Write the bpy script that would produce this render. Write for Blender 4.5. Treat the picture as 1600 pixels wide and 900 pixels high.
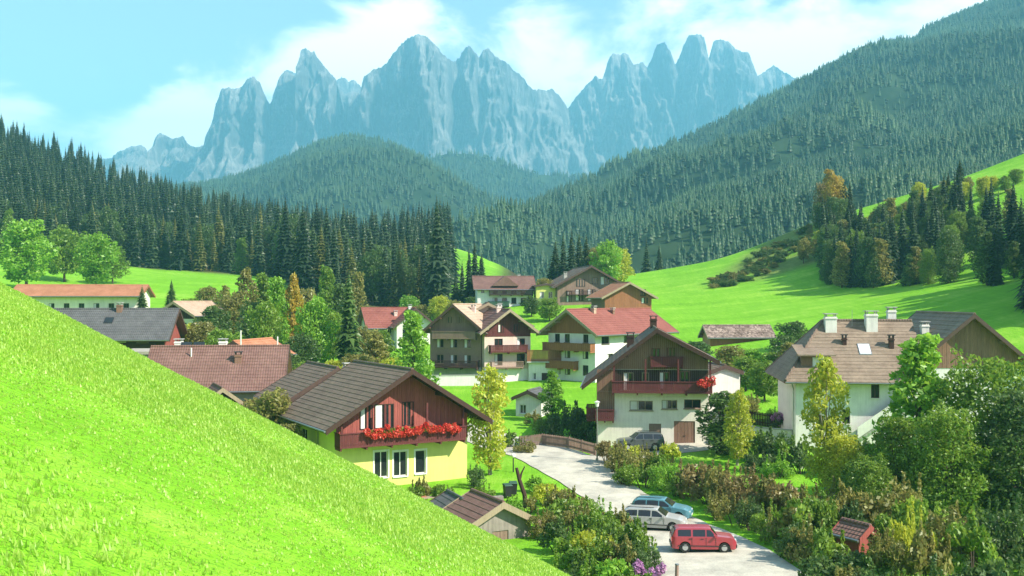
import bpy, math, random
import numpy as np
from mathutils import Matrix, Vector, noise as mnoise

R = math.radians
for o in list(bpy.data.objects):
    bpy.data.objects.remove(o, do_unlink=True)
scene = bpy.context.scene
COL = scene.collection

# ------------------------------------------------------------------ camera
# level camera standing on the near hillside; eye height is z = 0
F = 1600.0          # focal length in units of the frame width
HOR = 470.0         # height of the horizon line in a 900-unit-high frame
cam_d = bpy.data.cameras.new('camera')
cam_d.sensor_width = 36.0
cam_d.lens = 36.0
cam_d.shift_y = (HOR - 450.0) / 1600.0
cam_d.clip_start = 0.1
cam_d.clip_end = 30000
cam = bpy.data.objects.new('camera', cam_d)
cam.location = (0, 0, 0)
cam.rotation_euler = (R(90), 0, 0)
COL.objects.link(cam)
scene.camera = cam

# ------------------------------------------------------------------ light
SUN = Vector((0.68, -0.34, 0.64)).normalized()       # direction towards the sun
SUN_EL = math.asin(SUN.z)
SUN_AZ = math.atan2(SUN.x, SUN.y)
sun_d = bpy.data.lights.new('sun', 'SUN')
sun_d.energy = 5.0
sun_d.angle = R(0.55)
sun_d.color = (1.0, 0.91, 0.77)
sun = bpy.data.objects.new('sun', sun_d)
sun.rotation_euler = (-SUN).to_track_quat('-Z', 'Y').to_euler()
sun.location = (200, -50, 300)
COL.objects.link(sun)

world = bpy.data.worlds.new('World')
scene.world = world
world.use_nodes = True
wt = world.node_tree
wt.nodes.clear()
def wn(t, **k):
    n = wt.nodes.new(t)
    for a, b in k.items():
        setattr(n, a, b)
    return n
w_out = wn('ShaderNodeOutputWorld')
w_bg = wn('ShaderNodeBackground')
w_bg.inputs['Strength'].default_value = 0.115
w_sky = wn('ShaderNodeTexSky', sky_type='NISHITA', sun_disc=False)
w_sky.sun_elevation = SUN_EL
w_sky.sun_rotation = SUN_AZ
w_sky.altitude = 1200
w_sky.air_density = 1.0
w_sky.dust_density = 0.6
w_sky.ozone_density = 1.0
w_tc = wn('ShaderNodeTexCoord')
w_map = wn('ShaderNodeMapping')
w_map.inputs['Scale'].default_value = (1.0, 1.0, 2.0)
w_noise = wn('ShaderNodeTexNoise')
w_noise.inputs['Scale'].default_value = 7.5
w_noise.inputs['Detail'].default_value = 9.0
w_noise.inputs['Roughness'].default_value = 0.58
w_noise.inputs['Distortion'].default_value = 0.3
wt.links.new(w_tc.outputs['Generated'], w_map.inputs['Vector'])
wt.links.new(w_map.outputs['Vector'], w_noise.inputs['Vector'])
def wmath(op, a, b=None, c=None):
    n = wn('ShaderNodeMath', operation=op)
    for i, v in enumerate((a, b, c)):
        if v is None:
            continue
        if isinstance(v, (int, float)):
            n.inputs[i].default_value = v
        else:
            wt.links.new(v, n.inputs[i])
    return n.outputs[0]
# cumulus banks sitting behind the peaks, and loose cloud over the rest of the sky
def blob(px, py, rad, amp):
    d = Vector(((px - 800) / F, 1.0, (HOR - py) / F)).normalized()
    dn = wn('ShaderNodeVectorMath', operation='DISTANCE')
    sc = wn('ShaderNodeVectorMath', operation='MULTIPLY')
    sc.inputs[1].default_value = (1, 1, 1.5)
    wt.links.new(w_tc.outputs['Generated'], sc.inputs[0])
    wt.links.new(sc.outputs[0], dn.inputs[0])
    dn.inputs[1].default_value = (d.x, d.y, d.z * 1.5)
    q = wmath('DIVIDE', dn.outputs['Value'], rad / F)
    q = wmath('MULTIPLY', q, q)
    q = wmath('MULTIPLY', q, -1.0)
    return wmath('MULTIPLY', wmath('EXPONENT', q), amp)
acc = None
for a in ((545, 85, 105, .34), (620, 70, 85, .26), (500, 120, 70, .2), (310, 175, 80, .33), (265, 190, 55, .2), (200, 235, 70, .24),
          (865, 105, 85, .30), (810, 40, 90, .22), (940, 150, 80, .2), (1230, 90, 80, .2), (150, 112, 30, .2), (640, 5, 60, .16), (1040, 20, 120, .12),
          (40, 180, 70, .2), (1560, 20, 120, .2), (1250, 60, 330, .13), (1800, 60, 500, .15)):
    b = blob(*a)
    acc = b if acc is None else wmath('ADD', acc, b)
cl = wmath('ADD', w_noise.outputs['Fac'], acc)
mr = wn('ShaderNodeMapRange', interpolation_type='SMOOTHSTEP')
mr.inputs['From Min'].default_value = 0.60
mr.inputs['From Max'].default_value = 0.84
wt.links.new(cl, mr.inputs['Value'])
w_mix = wn('ShaderNodeMix', data_type='RGBA')
w_mix.inputs['B'].default_value = (11.5, 11.0, 10.2, 1)
wt.links.new(wmath('MULTIPLY_ADD', mr.outputs[0], 0.80, 0.08), w_mix.inputs['Factor'])
wt.links.new(w_sky.outputs[0], w_mix.inputs['A'])
wt.links.new(w_mix.outputs['Result'], w_bg.inputs['Color'])
wt.links.new(w_bg.outputs[0], w_out.inputs['Surface'])

# ------------------------------------------------------------------ exposure and sampling
vs = scene.view_settings
vs.view_transform = 'Standard'
vs.look = 'None'
vs.gamma = 1.0
vs.use_curve_mapping = False
vs.exposure = 0.97
scene.render.engine = 'CYCLES'
scene.cycles.use_denoising = True
scene.cycles.max_bounces = 6
scene.cycles.diffuse_bounces = 2
scene.cycles.glossy_bounces = 2
scene.cycles.transmission_bounces = 3
scene.cycles.volume_bounces = 1
scene.cycles.transparent_max_bounces = 4
scene.cycles.caustics_reflective = False
scene.cycles.caustics_refractive = False
HAZE = 0.00018

# ------------------------------------------------------------------ helpers
def tag(o, label=None, cat=None, group=None, kind=None):
    if label: o['label'] = label
    if cat: o['category'] = cat
    if group: o['group'] = group
    if kind: o['kind'] = kind
    return o

def empty(name, loc=(0, 0, 0), rz=0.0, label=None, cat=None, group=None):
    o = bpy.data.objects.new(name, None)
    o.empty_display_size = 0.3
    o.location = loc
    o.rotation_euler = (0, 0, rz)
    COL.objects.link(o)
    return tag(o, label, cat, group)

def link(name, me, parent=None, loc=None, rz=None):
    o = bpy.data.objects.new(name, me)
    COL.objects.link(o)
    if parent is not None: o.parent = parent
    if loc is not None: o.location = loc
    if rz is not None: o.rotation_euler = (0, 0, rz)
    return o

def np_mesh(name, v, f, mat=None, smooth=False):
    """v (n,3), f (m,k) all faces with the same corner count"""
    me = bpy.data.meshes.new(name)
    v = np.asarray(v, dtype=np.float32); f = np.asarray(f, dtype=np.int32)
    m, k = f.shape
    me.vertices.add(len(v)); me.vertices.foreach_set('co', v.ravel())
    me.loops.add(m * k); me.loops.foreach_set('vertex_index', f.ravel())
    me.polygons.add(m)
    me.polygons.foreach_set('loop_start', np.arange(0, m * k, k, dtype=np.int32))
    if smooth: me.polygons.foreach_set('use_smooth', np.ones(m, dtype=bool))
    me.update(calc_edges=True)
    if mat: me.materials.append(mat)
    return me

class MB:
    """collects faces of one mesh"""
    def __init__(s):
        s.v = []; s.f = []; s.m = []; s.cur = 0
    def add(s, vs, fs):
        b = len(s.v)
        s.v.extend([tuple(p) for p in vs])
        for q in fs:
            s.f.append(tuple(b + i for i in q)); s.m.append(s.cur)
    def quad(s, a, b, c, d): s.add([a, b, c, d], [(0, 1, 2, 3)])
    def box(s, x0, x1, y0, y1, z0, z1):
        s.add([(x0, y0, z0), (x1, y0, z0), (x1, y1, z0), (x0, y1, z0), (x0, y0, z1), (x1, y0, z1), (x1, y1, z1), (x0, y1, z1)],
              [(0, 3, 2, 1), (4, 5, 6, 7), (0, 1, 5, 4), (1, 2, 6, 5), (2, 3, 7, 6), (3, 0, 4, 7)])
    def hexa(s, b4, t4):
        s.add(list(b4) + list(t4), [(0, 3, 2, 1), (4, 5, 6, 7), (0, 1, 5, 4), (1, 2, 6, 5), (2, 3, 7, 6), (3, 0, 4, 7)])
    def beam(s, a, b, w, h, up=(0, 0, 1)):
        a = Vector(a); b = Vector(b); d = (b - a).normalized(); upv = Vector(up)
        sd = d.cross(upv)
        if sd.length < 1e-4: sd = d.cross(Vector((1, 0, 0)))
        sd.normalize(); u = sd.cross(d).normalized()
        sd *= w / 2; u *= h / 2
        s.hexa([a - sd - u, a + sd - u, a + sd + u, a - sd + u], [b - sd - u, b + sd - u, b + sd + u, b - sd + u])
    def tube(s, pts, rads, n=6, cap=True):
        pts = [Vector(p) for p in pts]; b = len(s.v); rings = []
        for i, p in enumerate(pts):
            d = (pts[min(i + 1, len(pts) - 1)] - pts[max(i - 1, 0)]).normalized()
            a = d.cross(Vector((0.13, 1, 0.07))).normalized(); c = d.cross(a)
            rings.append([p + (a * math.cos(2 * math.pi * k / n) + c * math.sin(2 * math.pi * k / n)) * rads[i] for k in range(n)])
        vs = [q for r in rings for q in r]; fs = []
        for i in range(len(pts) - 1):
            for k in range(n):
                fs.append((i * n + k, i * n + (k + 1) % n, (i + 1) * n + (k + 1) % n, (i + 1) * n + k))
        if cap:
            fs.append(tuple(range(n))[::-1]); fs.append(tuple((len(pts) - 1) * n + k for k in range(n)))
        s.add(vs, fs)
    def cyl(s, c, axis, r, h, n=16, r2=None):
        c = Vector(c); ax = Vector(axis).normalized()
        s.tube([c - ax * h / 2, c + ax * h / 2], [r, r if r2 is None else r2], n)
    def mesh(s, name, mats, smooth=False):
        me = bpy.data.meshes.new(name)
        me.from_pydata(s.v, [], s.f)
        for m in (mats if isinstance(mats, (list, tuple)) else [mats]): me.materials.append(m)
        if any(s.m): me.polygons.foreach_set('material_index', s.m)
        if smooth: me.polygons.foreach_set('use_smooth', [True] * len(s.f))
        me.update()
        return me
    def build(s, name, mats, parent=None, loc=None, rz=None, smooth=False):
        return link(name, s.mesh(name, mats, smooth), parent, loc, rz)

def at(px, py, Y):
    return Vector(((px - 800) * Y / F, Y, (HOR - py) * Y / F))

# ------------------------------------------------------------------ materials
MATS = {}
def srgb(h):
    h = h.lstrip('#'); c = [int(h[i:i + 2], 16) / 255 for i in (0, 2, 4)]
    return tuple(((x / 12.92) if x <= .04045 else ((x + .055) / 1.055) ** 2.4) for x in c) + (1,)

class NT:
    def __init__(s, name):
        s.mat = bpy.data.materials.new(name); s.mat.use_nodes = True
        s.t = s.mat.node_tree; s.bsdf = s.t.nodes['Principled BSDF']; s.out = s.t.nodes['Material Output']
        MATS[name] = s.mat
    def n(s, t, **k):
        n = s.t.nodes.new(t)
        for a, b in k.items(): setattr(n, a, b)
        return n
    def l(s, a, b): s.t.links.new(a, b)
    def val(s, inp, v):
        if isinstance(v, (int, float, tuple)): inp.default_value = v
        else: s.l(v, inp)
    def math(s, op, a, b=0.0):
        n = s.n('ShaderNodeMath', operation=op); s.val(n.inputs[0], a); s.val(n.inputs[1], b); return n.outputs[0]
    def noise(s, scale, detail=4, rough=.55, stretch=None, coord='Object', w=None):
        tc = s.n('ShaderNodeTexCoord'); src = tc.outputs[coord]
        if coord == 'World':
            src = None
        if stretch:
            mp = s.n('ShaderNodeMapping'); mp.inputs['Scale'].default_value = stretch; s.l(src, mp.inputs['Vector']); src = mp.outputs[0]
        n = s.n('ShaderNodeTexNoise'); n.inputs['Scale'].default_value = scale; n.inputs['Detail'].default_value = detail; n.inputs['Roughness'].default_value = rough
        s.l(src, n.inputs['Vector']); return n.outputs['Fac']
    def wnoise(s, scale, detail=4, rough=.55, stretch=None):
        g = s.n('ShaderNodeNewGeometry'); src = g.outputs['Position']
        if stretch:
            mp = s.n('ShaderNodeMapping'); mp.inputs['Scale'].default_value = stretch; s.l(src, mp.inputs['Vector']); src = mp.outputs[0]
        n = s.n('ShaderNodeTexNoise'); n.inputs['Scale'].default_value = scale; n.inputs['Detail'].default_value = detail; n.inputs['Roughness'].default_value = rough
        s.l(src, n.inputs['Vector']); return n.outputs['Fac']
    def ramp(s, fac, stops):
        n = s.n('ShaderNodeValToRGB'); s.l(fac, n.inputs[0]); e = n.color_ramp.elements
        while len(e) < len(stops): e.new(.5)
        for i, (p, c) in enumerate(stops): e[i].position = p; e[i].color = c
        return n.outputs[0]
    def mix(s, fac, a, b, mode='MIX'):
        n = s.n('ShaderNodeMix', data_type='RGBA', blend_type=mode); s.val(n.inputs['Factor'], fac); s.val(n.inputs['A'], a); s.val(n.inputs['B'], b); return n.outputs['Result']
    def bump(s, h, strength=.3, dist=.05):
        n = s.n('ShaderNodeBump'); n.inputs['Strength'].default_value = strength; n.inputs['Distance'].default_value = dist; s.l(h, n.inputs['Height']); s.l(n.outputs[0], s.bsdf.inputs['Normal'])
    def col(s, c): s.val(s.bsdf.inputs['Base Color'], c)
    def rough(s, r): s.val(s.bsdf.inputs['Roughness'], r)
    def spec(s, v): s.bsdf.inputs['Specular IOR Level'].default_value = v

def sc(c, k): return (min(1, c[0] * k), min(1, c[1] * k), min(1, c[2] * k), 1)

def plaster(name, c, dirt=.25):
    m = NT(name)
    a = m.noise(.9, 6, .6); b = m.noise(2.2, 5, .65, (2.5, 2.5, .22))
    k = m.ramp(m.math('ADD', m.math('MULTIPLY', a, .5), m.math('MULTIPLY', b, .5)), [(.3, sc(c, 1 - dirt)), (.55, sc(c, 1.0)), (.75, sc(c, 1.05))])
    m.col(k); m.rough(.92); m.spec(.15); m.bump(m.noise(40, 3), .25, .01)
    return m.mat

def wood(name, c, plank=.0, dark=.45):
    m = NT(name)
    g = m.noise(3.0, 5, .65, (6, 6, .5)); w = m.noise(.7, 4, .6)
    isl = m.n('ShaderNodeNewGeometry').outputs['Random Per Island']
    k = m.ramp(g, [(.25, sc(c, dark)), (.5, sc(c, .9)), (.8, sc(c, 1.35))])
    k = m.mix(m.math('MULTIPLY', isl, .55), k, sc(c, .55)); k = m.mix(m.math('MULTIPLY', w, .35), k, sc((c[0] * .9, c[1] * 1.05, c[2] * 1.2), .8))
    m.col(k); m.rough(.75); m.spec(.2); m.bump(g, .4, .01)
    return m.mat

def rooftile(name, c, c2, axis='Y', grey=.35):
    m = NT(name)
    tc = m.n('ShaderNodeTexCoord'); sep = m.n('ShaderNodeSeparateXYZ'); m.l(tc.outputs['Object'], sep.inputs[0])
    wv = m.math('SINE', m.math('MULTIPLY', sep.outputs[axis], 2 * math.pi / .26))
    cells = m.n('ShaderNodeTexVoronoi'); cells.inputs['Scale'].default_value = 3.2; m.l(tc.outputs['Object'], cells.inputs['Vector'])
    n1 = m.noise(.55, 5, .6); n2 = m.noise(6, 4, .7)
    k = m.ramp(m.math('ADD', m.math('MULTIPLY', n1, .6), m.math('MULTIPLY', n2, .4)), [(.3, c), (.55, c2), (.75, sc(c2, 1.25))])
    isl = m.n('ShaderNodeSeparateColor'); m.l(cells.outputs['Color'], isl.inputs[0])
    k = m.mix(m.math('MULTIPLY', isl.outputs[0], grey), k, sc(c, .55))
    m.col(k); m.rough(.8); m.spec(.25); m.bump(m.math('ADD', wv, m.math('MULTIPLY', n2, 1.5)), .5, .03)
    return m.mat

def plain(name, c, rough=.6, metal=0.0, spec=.4, var=.2, scale=3.0):
    m = NT(name)
    m.col(m.ramp(m.noise(scale, 5, .6), [(.3, sc(c, 1 - var)), (.7, sc(c, 1 + var * .6))]))
    m.rough(rough); m.spec(spec); m.bsdf.inputs['Metallic'].default_value = metal
    return m.mat

def leafmat(name, c, c2, trans=.45, objvar=.35, world=None):
    m = NT(name)
    isl = m.n('ShaderNodeNewGeometry').outputs['Random Per Island']
    rnd = m.n('ShaderNodeObjectInfo').outputs['Random']
    n = m.noise(.55, 3, .5)
    k = m.ramp(m.math('ADD', m.math('MULTIPLY', isl, .55), m.math('MULTIPLY', n, .5)), [(.2, c), (.8, c2)])
    k = m.mix(m.math('MULTIPLY', rnd, objvar), k, sc((c[0] * .8, c[1] * .8, c[2] * .9), .75))
    if world: k = m.mix(m.ramp(m.wnoise(world, 4, .6), [(.42, (0, 0, 0, 1)), (.62, (.75, .75, .75, 1))]), k, sc((c2[0] * 1.25, c2[1] * 1.1, c2[2]), 1.15))
    m.t.nodes.remove(m.bsdf)
    d = m.n('ShaderNodeBsdfDiffuse'); t = m.n('ShaderNodeBsdfTranslucent'); g = m.n('ShaderNodeBsdfGlossy'); g.inputs['Roughness'].default_value = .45
    g.inputs['Color'].default_value = (.8, .9, .8, 1)
    m.l(k, d.inputs['Color']); hs = m.n('ShaderNodeHueSaturation'); hs.inputs['Hue'].default_value = .48; hs.inputs['Value'].default_value = 1.35; m.l(k, hs.inputs['Color']); m.l(hs.outputs[0], t.inputs['Color'])
    x = m.n('ShaderNodeMixShader'); x.inputs[0].default_value = trans; m.l(d.outputs[0], x.inputs[1]); m.l(t.outputs[0], x.inputs[2])
    y = m.n('ShaderNodeMixShader'); y.inputs[0].default_value = .03; m.l(x.outputs[0], y.inputs[1]); m.l(g.outputs[0], y.inputs[2])
    m.l(y.outputs[0], m.out.inputs['Surface'])
    return m.mat

M = {}
M['yellow'] = plaster('yellow_plaster', (.64, .62, .20, 1), .18)
M['white'] = plaster('white_plaster', (.78, .76, .71, 1), .25)
M['cream'] = plaster('cream_plaster', (.80, .75, .67, 1), .2)
M['pink'] = plaster('pink_plaster', (.72, .56, .49, 1), .2)
M['bluewhite'] = plaster('cool_white_plaster', (.76, .74, .72, 1), .2)
M['greyplaster'] = plaster('grey_plaster', (.42, .42, .38, 1), .3)
M['orangeplaster'] = plaster('orange_plaster', (.5, .27, .14, 1), .25)
M['stone'] = plaster('rubble_stone', (.30, .265, .24, 1), .55)
M['concrete'] = plaster('concrete', (.42, .42, .40, 1), .3)
M['redwood'] = wood('red_brown_wood', (.38, .105, .085, 1))
M['brownwood'] = wood('brown_wood', (.30, .17, .12, 1))
M['darkwood'] = wood('dark_wood', (.075, .04, .032, 1))
M['winewood'] = wood('wine_stained_wood', (.15, .042, .042, 1))
M['greywood'] = wood('weathered_wood', (.32, .215, .165, 1))
M['palewood'] = wood('pale_wood', (.42, .33, .22, 1))
M['orangewood'] = wood('orange_wood', (.36, .15, .075, 1))
M['tile_brown'] = rooftile('brown_roof_tiles', (.135, .095, .072, 1), (.21, .155, .12, 1))
M['tile_red'] = rooftile('red_roof_tiles', (.19, .058, .048, 1), (.28, .10, .08, 1), grey=.2)
M['tile_redbrown'] = rooftile('red_brown_roof_tiles', (.15, .078, .066, 1), (.22, .125, .105, 1), grey=.3)
M['tile_grey'] = rooftile('grey_roof_slates', (.085, .085, .09, 1), (.13, .13, .135, 1))
M['tile_orange'] = rooftile('orange_roof_tiles', (.34, .14, .07, 1), (.46, .21, .12, 1), grey=.2)
M['tile_beige'] = rooftile('pale_roof_tiles', (.36, .25, .18, 1), (.50, .38, .28, 1), grey=.25)
M['tile_tan'] = rooftile('tan_roof_tiles', (.18, .13, .095, 1), (.28, .215, .16, 1), axis='X', grey=.3)
M['tile_patchy'] = rooftile('patched_roof_tiles', (.12, .075, .06, 1), (.42, .33, .28, 1), axis='X', grey=.85)
M['flatroof'] = plain('gravel_flat_roof', (.36, .33, .28, 1), .95, var=.25, scale=2)
M['metal'] = plain('zinc_metal', (.30, .31, .32, 1), .4, .7)
M['darkmetal'] = plain('dark_metal', (.04, .04, .045, 1), .5, .4)
M['whitepaint'] = plain('white_paint', (.72, .71, .68, 1), .5, var=.08)
M['brownpaint'] = plain('brown_painted_board', (.085, .05, .04, 1), .6)
M['greenpaint'] = plain('dark_green_paint', (.03, .08, .05, 1), .6)
M['terracotta'] = plain('terracotta', (.45, .19, .11, 1), .85)
M['curtain'] = plain('white_curtain', (.7, .7, .68, 1), .9, var=.1)
M['bark'] = wood('bark', (.12, .09, .065, 1))
M['birchbark'] = wood('pale_bark', (.34, .30, .24, 1))
M['tyre'] = plain('tyre_rubber', (.02, .02, .02, 1), .85, var=.2)
M['rim'] = plain('wheel_rim', (.50, .51, .52, 1), .35, .6)
g = NT('window_glass'); g.col((.018, .022, .026, 1)); g.rough(.06); g.spec(.6); M['glass'] = g.mat
g = NT('lamp_glass'); g.col((.8, .8, .78, 1)); g.rough(.2); M['lampglass'] = g.mat
def paint(name, c, rough=.28):
    m = NT(name); d = m.noise(2.0, 5, .6)
    m.col(m.mix(m.math('MULTIPLY', d, .25), c, sc(c, .7))); m.rough(rough); m.bsdf.inputs['Coat Weight'].default_value = .5; m.bsdf.inputs['Coat Roughness'].default_value = .08
    return m.mat
M['car_red'] = paint('red_car_paint', (.36, .04, .055, 1))
M['car_silver'] = paint('silver_car_paint', (.42, .42, .40, 1))
M['car_teal'] = paint('teal_car_paint', (.10, .26, .32, 1))
M['car_grey'] = paint('grey_car_paint', (.075, .085, .09, 1))
g = NT('headlight_glass'); g.col((.7, .72, .74, 1)); g.rough(.08); M['headlight'] = g.mat
g = NT('tail_light'); g.col((.4, .02, .02, 1)); g.rough(.15); M['taillight'] = g.mat

M['conifer'] = leafmat('spruce_needles', (.024, .050, .028, 1), (.075, .115, .048, 1), .12, .75)
M['larch'] = leafmat('larch_needles', (.10, .13, .035, 1), (.20, .20, .05, 1), .3, .4)
M['far_conifer'] = leafmat('distant_forest', (.020, .055, .028, 1), (.048, .10, .042, 1), .06, .6, .006)
M['leaf_green'] = leafmat('green_leaves', (.095, .19, .022, 1), (.26, .41, .05, 1))
M['leaf_bright'] = leafmat('bright_green_leaves', (.13, .30, .025, 1), (.30, .55, .06, 1))
M['leaf_dark'] = leafmat('dark_green_leaves', (.042, .092, .025, 1), (.15, .245, .06, 1), .4)
M['leaf_yellow'] = leafmat('yellow_green_leaves', (.30, .38, .03, 1), (.58, .62, .07, 1))
M['leaf_gold'] = leafmat('golden_leaves', (.34, .24, .03, 1), (.52, .42, .06, 1))
M['leaf_olive'] = leafmat('olive_leaves', (.16, .165, .04, 1), (.38, .37, .10, 1))
M['leaf_brown'] = leafmat('russet_leaves', (.17, .14, .05, 1), (.36, .30, .11, 1))
M['petal_red'] = leafmat('red_petals', (.55, .03, .025, 1), (.75, .10, .06, 1), .3, .1)
M['petal_purple'] = leafmat('purple_petals', (.30, .10, .32, 1), (.60, .34, .52, 1), .3, .1)
M['grass_blade'] = leafmat('grass_blades', (.24, .44, .035, 1), (.46, .62, .12, 1), .55, .0)

# meadow ground: bright short grass, forest floor where the wood stands
m = NT('meadow_grass_ground')
n1 = m.wnoise(.035, 5, .6); n2 = m.wnoise(.9, 6, .7); n3 = m.wnoise(.22, 5, .65, (1, .35, 1))
n4 = m.wnoise(.16, 4, .6, (.12, 1.6, 1.6)); n5 = m.wnoise(2.6, 3, .6, (1, .05, 1))
k = m.ramp(m.math('ADD', m.math('ADD', m.math('MULTIPLY', n1, .15), m.math('MULTIPLY', n4, .30)), m.math('MULTIPLY', m.math('ADD', m.math('ADD', n2, n3), n5), .19)), [(.3, (.09, .25, .012, 1)), (.5, (.18, .44, .022, 1)), (.64, (.33, .55, .07, 1))])
at_n = m.n('ShaderNodeAttribute'); at_n.attribute_name = 'wood'
fl = m.ramp(n2, [(.3, (.035, .04, .018, 1)), (.7, (.085, .08, .035, 1))])
k = m.mix(at_n.outputs['Fac'], k, fl)
dn = m.n('ShaderNodeAttribute'); dn.attribute_name = 'rough'
rg = m.ramp(n2, [(.3, (.10, .13, .035, 1)), (.7, (.22, .24, .075, 1))])
k = m.mix(dn.outputs['Fac'], k, rg)
m.col(k); m.rough(.95); m.spec(.1); m.bump(m.math('ADD', n2, m.wnoise(5, 4, .7)), .7, .25)
M['meadow'] = m.mat
m = NT('road_surface')
n1 = m.wnoise(.5, 6, .65); n2 = m.wnoise(9, 4, .7); n3 = m.wnoise(.9, 4, .6, (1, .3, 1))
k = m.ramp(m.math('ADD', m.math('MULTIPLY', n1, .45), m.math('MULTIPLY', n2, .25)), [(.25, (.27, .26, .23, 1)), (.42, (.58, .56, .47, 1))])
k = m.mix(m.math('MULTIPLY', n3, .4), k, (.50, .46, .38, 1))
m.col(k); m.rough(.95); m.spec(.15); m.bump(n2, .4, .02)
M['road'] = m.mat
m = NT('dolomite_rock')
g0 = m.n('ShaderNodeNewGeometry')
n1 = m.wnoise(.006, 7, .62, (1.6, 1.6, .35)); n2 = m.wnoise(.03, 8, .75, (1.5, 1.5, .2)); n3 = m.wnoise(.012, 6, .65, (.3, .3, 2.6))
k = m.ramp(m.math('ADD', m.math('ADD', m.math('MULTIPLY', n1, .4), m.math('MULTIPLY', n2, .4)), m.math('MULTIPLY', n3, .2)), [(.38, (.075, .08, .085, 1)), (.5, (.18, .18, .175, 1)), (.60, (.46, .44, .41, 1))])  # rock tones, the palest raised to suggest sunlit relief
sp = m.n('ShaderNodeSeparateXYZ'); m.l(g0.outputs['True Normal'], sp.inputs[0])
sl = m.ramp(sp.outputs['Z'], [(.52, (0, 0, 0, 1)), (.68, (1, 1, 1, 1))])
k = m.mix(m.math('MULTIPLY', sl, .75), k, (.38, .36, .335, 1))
m.col(k); m.rough(.95); m.spec(.1); m.bump(m.math('ADD', n2, n1), .9, 40)
M['rock'] = m.mat
m = NT('forest_floor')
k = m.ramp(m.wnoise(.02, 5, .6), [(.35, (.018, .04, .02, 1)), (.7, (.05, .085, .035, 1))])
m.col(k); m.rough(1); m.spec(.05)
M['hillfloor'] = m.mat

# ------------------------------------------------------------------ terrain
ROWS = [
    (-40, [(-400, -14), (0, -16), (60, -14), (130, -6), (400, 40)]),
    (40, [(-400, -14), (-100, -16), (0, -17), (15, -16), (40, -15), (80, -10), (140, -3), (400, 40)]),
    (60, [(-400, -10), (-100, -16), (0, -16.2), (10, -15.6), (30, -15.4), (60, -13), (120, -5), (400, 45)]),
    (85, [(-400, -6), (-100, -14), (-15, -15.6), (0, -15.7), (8, -15.5), (20, -15.2), (30, -14.6), (60, -13), (120, -4), (400, 55)]),
    (105, [(-400, 0), (-100, -11), (-50, -12.5), (-15, -15), (0, -15), (10, -14.4), (20, -14.2), (33, -14), (60, -12.5), (120, -1), (400, 65)]),
    (150, [(-400, 15), (-120, -3), (-56, -7.5), (-30, -10.5), (-9, -12), (12, -11.8), (30, -9.5), (42, -8), (63, -4), (120, 10), (250, 45), (400, 85)]),
    (220, [(-400, 40), (-150, 5), (-82, -1.5), (-51, -2), (-35, -6), (-22, -8.5), (-8, -3), (5, -1.8), (20, -1.4), (41, -1.6), (62, 0.5), (92, 6.5), (150, 28), (300, 85), (400, 120)]),
    (300, [(-400, 52), (-200, 15), (-113, 8), (-70, 6.5), (-40, 1), (-20, 3), (0, 4.6), (35, 7.4), (60, 12), (88, 23.5), (125, 34.5), (200, 62), (350, 120), (400, 138)]),
    (360, [(-400, 70), (-200, 22), (-113, 12), (-70, 9), (-40, 5), (-20, 6), (0, 6), (35, 3), (60, 5), (100, 14), (140, 26), (350, 100), (400, 120)]),
    (450, [(-400, 88), (-300, 60), (-188, 32), (-90, 14), (-60, 11), (-40, 16), (-20, 20), (-6, 16), (10, 6), (40, 2), (100, 10), (350, 90), (400, 110)]),
    (510, [(-400, 98), (-300, 68), (-188, 38), (-90, 20), (-60, 21), (-32, 29), (-15, 22), (10, 6), (40, 2), (100, 10), (350, 90), (400, 110)]),
    (600, [(-400, 120), (-200, 50), (-60, 10), (0, 0), (100, 5), (400, 110)]),
    (780, [(-400, 90), (-200, 30), (-60, 0), (0, -5), (100, 0), (400, 100)]),
]
GS = 3.0
gx = np.arange(-402, 402.1, GS); gy = np.arange(-42, 780.1, GS)
rowY = np.array([r[0] for r in ROWS], float)
prof = np.array([np.interp(gx, [p[0] for p in r[1]], [p[1] for p in r[1]]) for r in ROWS])
Z = np.array([[0.0]])
Z = np.stack([np.interp(gy, rowY, prof[:, i]) for i in range(len(gx))], 1)       # [iy, ix]
def blur(a, n, ax):
    for _ in range(n):
        p = np.concatenate([a.take([0], ax), a, a.take([-1], ax)], ax)
        L = a.shape[ax]
        a = (p.take(range(0, L), ax) + 2 * a + p.take(range(2, L + 2), ax)) / 4
    return a
Z = blur(blur(Z, 6, 0), 5, 1)
XX, YY = np.meshgrid(gx, gy)
for i in range(len(gy)):
    for j in range(len(gx)):
        Z[i, j] += .5 * mnoise.noise((gx[j] * .045, gy[i] * .045, 3.1)) * (1 + max(0, gy[i] - 150) * .004)
# the near hillside the camera stands on
HILL = -1.7 - .51 * XX - .19 * YY - .010 * np.maximum(0, YY - 33) ** 2
for i in range(len(gy)):
    if gy[i] < 75:
        for j in range(len(gx)):
            if -70 < gx[j] < 50:
                HILL[i, j] += .14 * mnoise.noise((gx[j] * .16, gy[i] * .16, 7.7))
HILL = np.minimum(HILL, 30)
k_ = 1.2
Z = np.log(np.exp(np.clip((Z - 0) / k_, -60, 200)) + np.exp(np.clip(HILL / k_, -60, 200))) * k_

def H(x, y):
    fx = min(max((x - gx[0]) / GS, 0), len(gx) - 1.001); fy = min(max((y - gy[0]) / GS, 0), len(gy) - 1.001)
    i = int(fx); j = int(fy); u = fx - i; v = fy - j
    return float((Z[j, i] * (1 - u) + Z[j, i + 1] * u) * (1 - v) + (Z[j + 1, i] * (1 - u) + Z[j + 1, i + 1] * u) * v)

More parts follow.
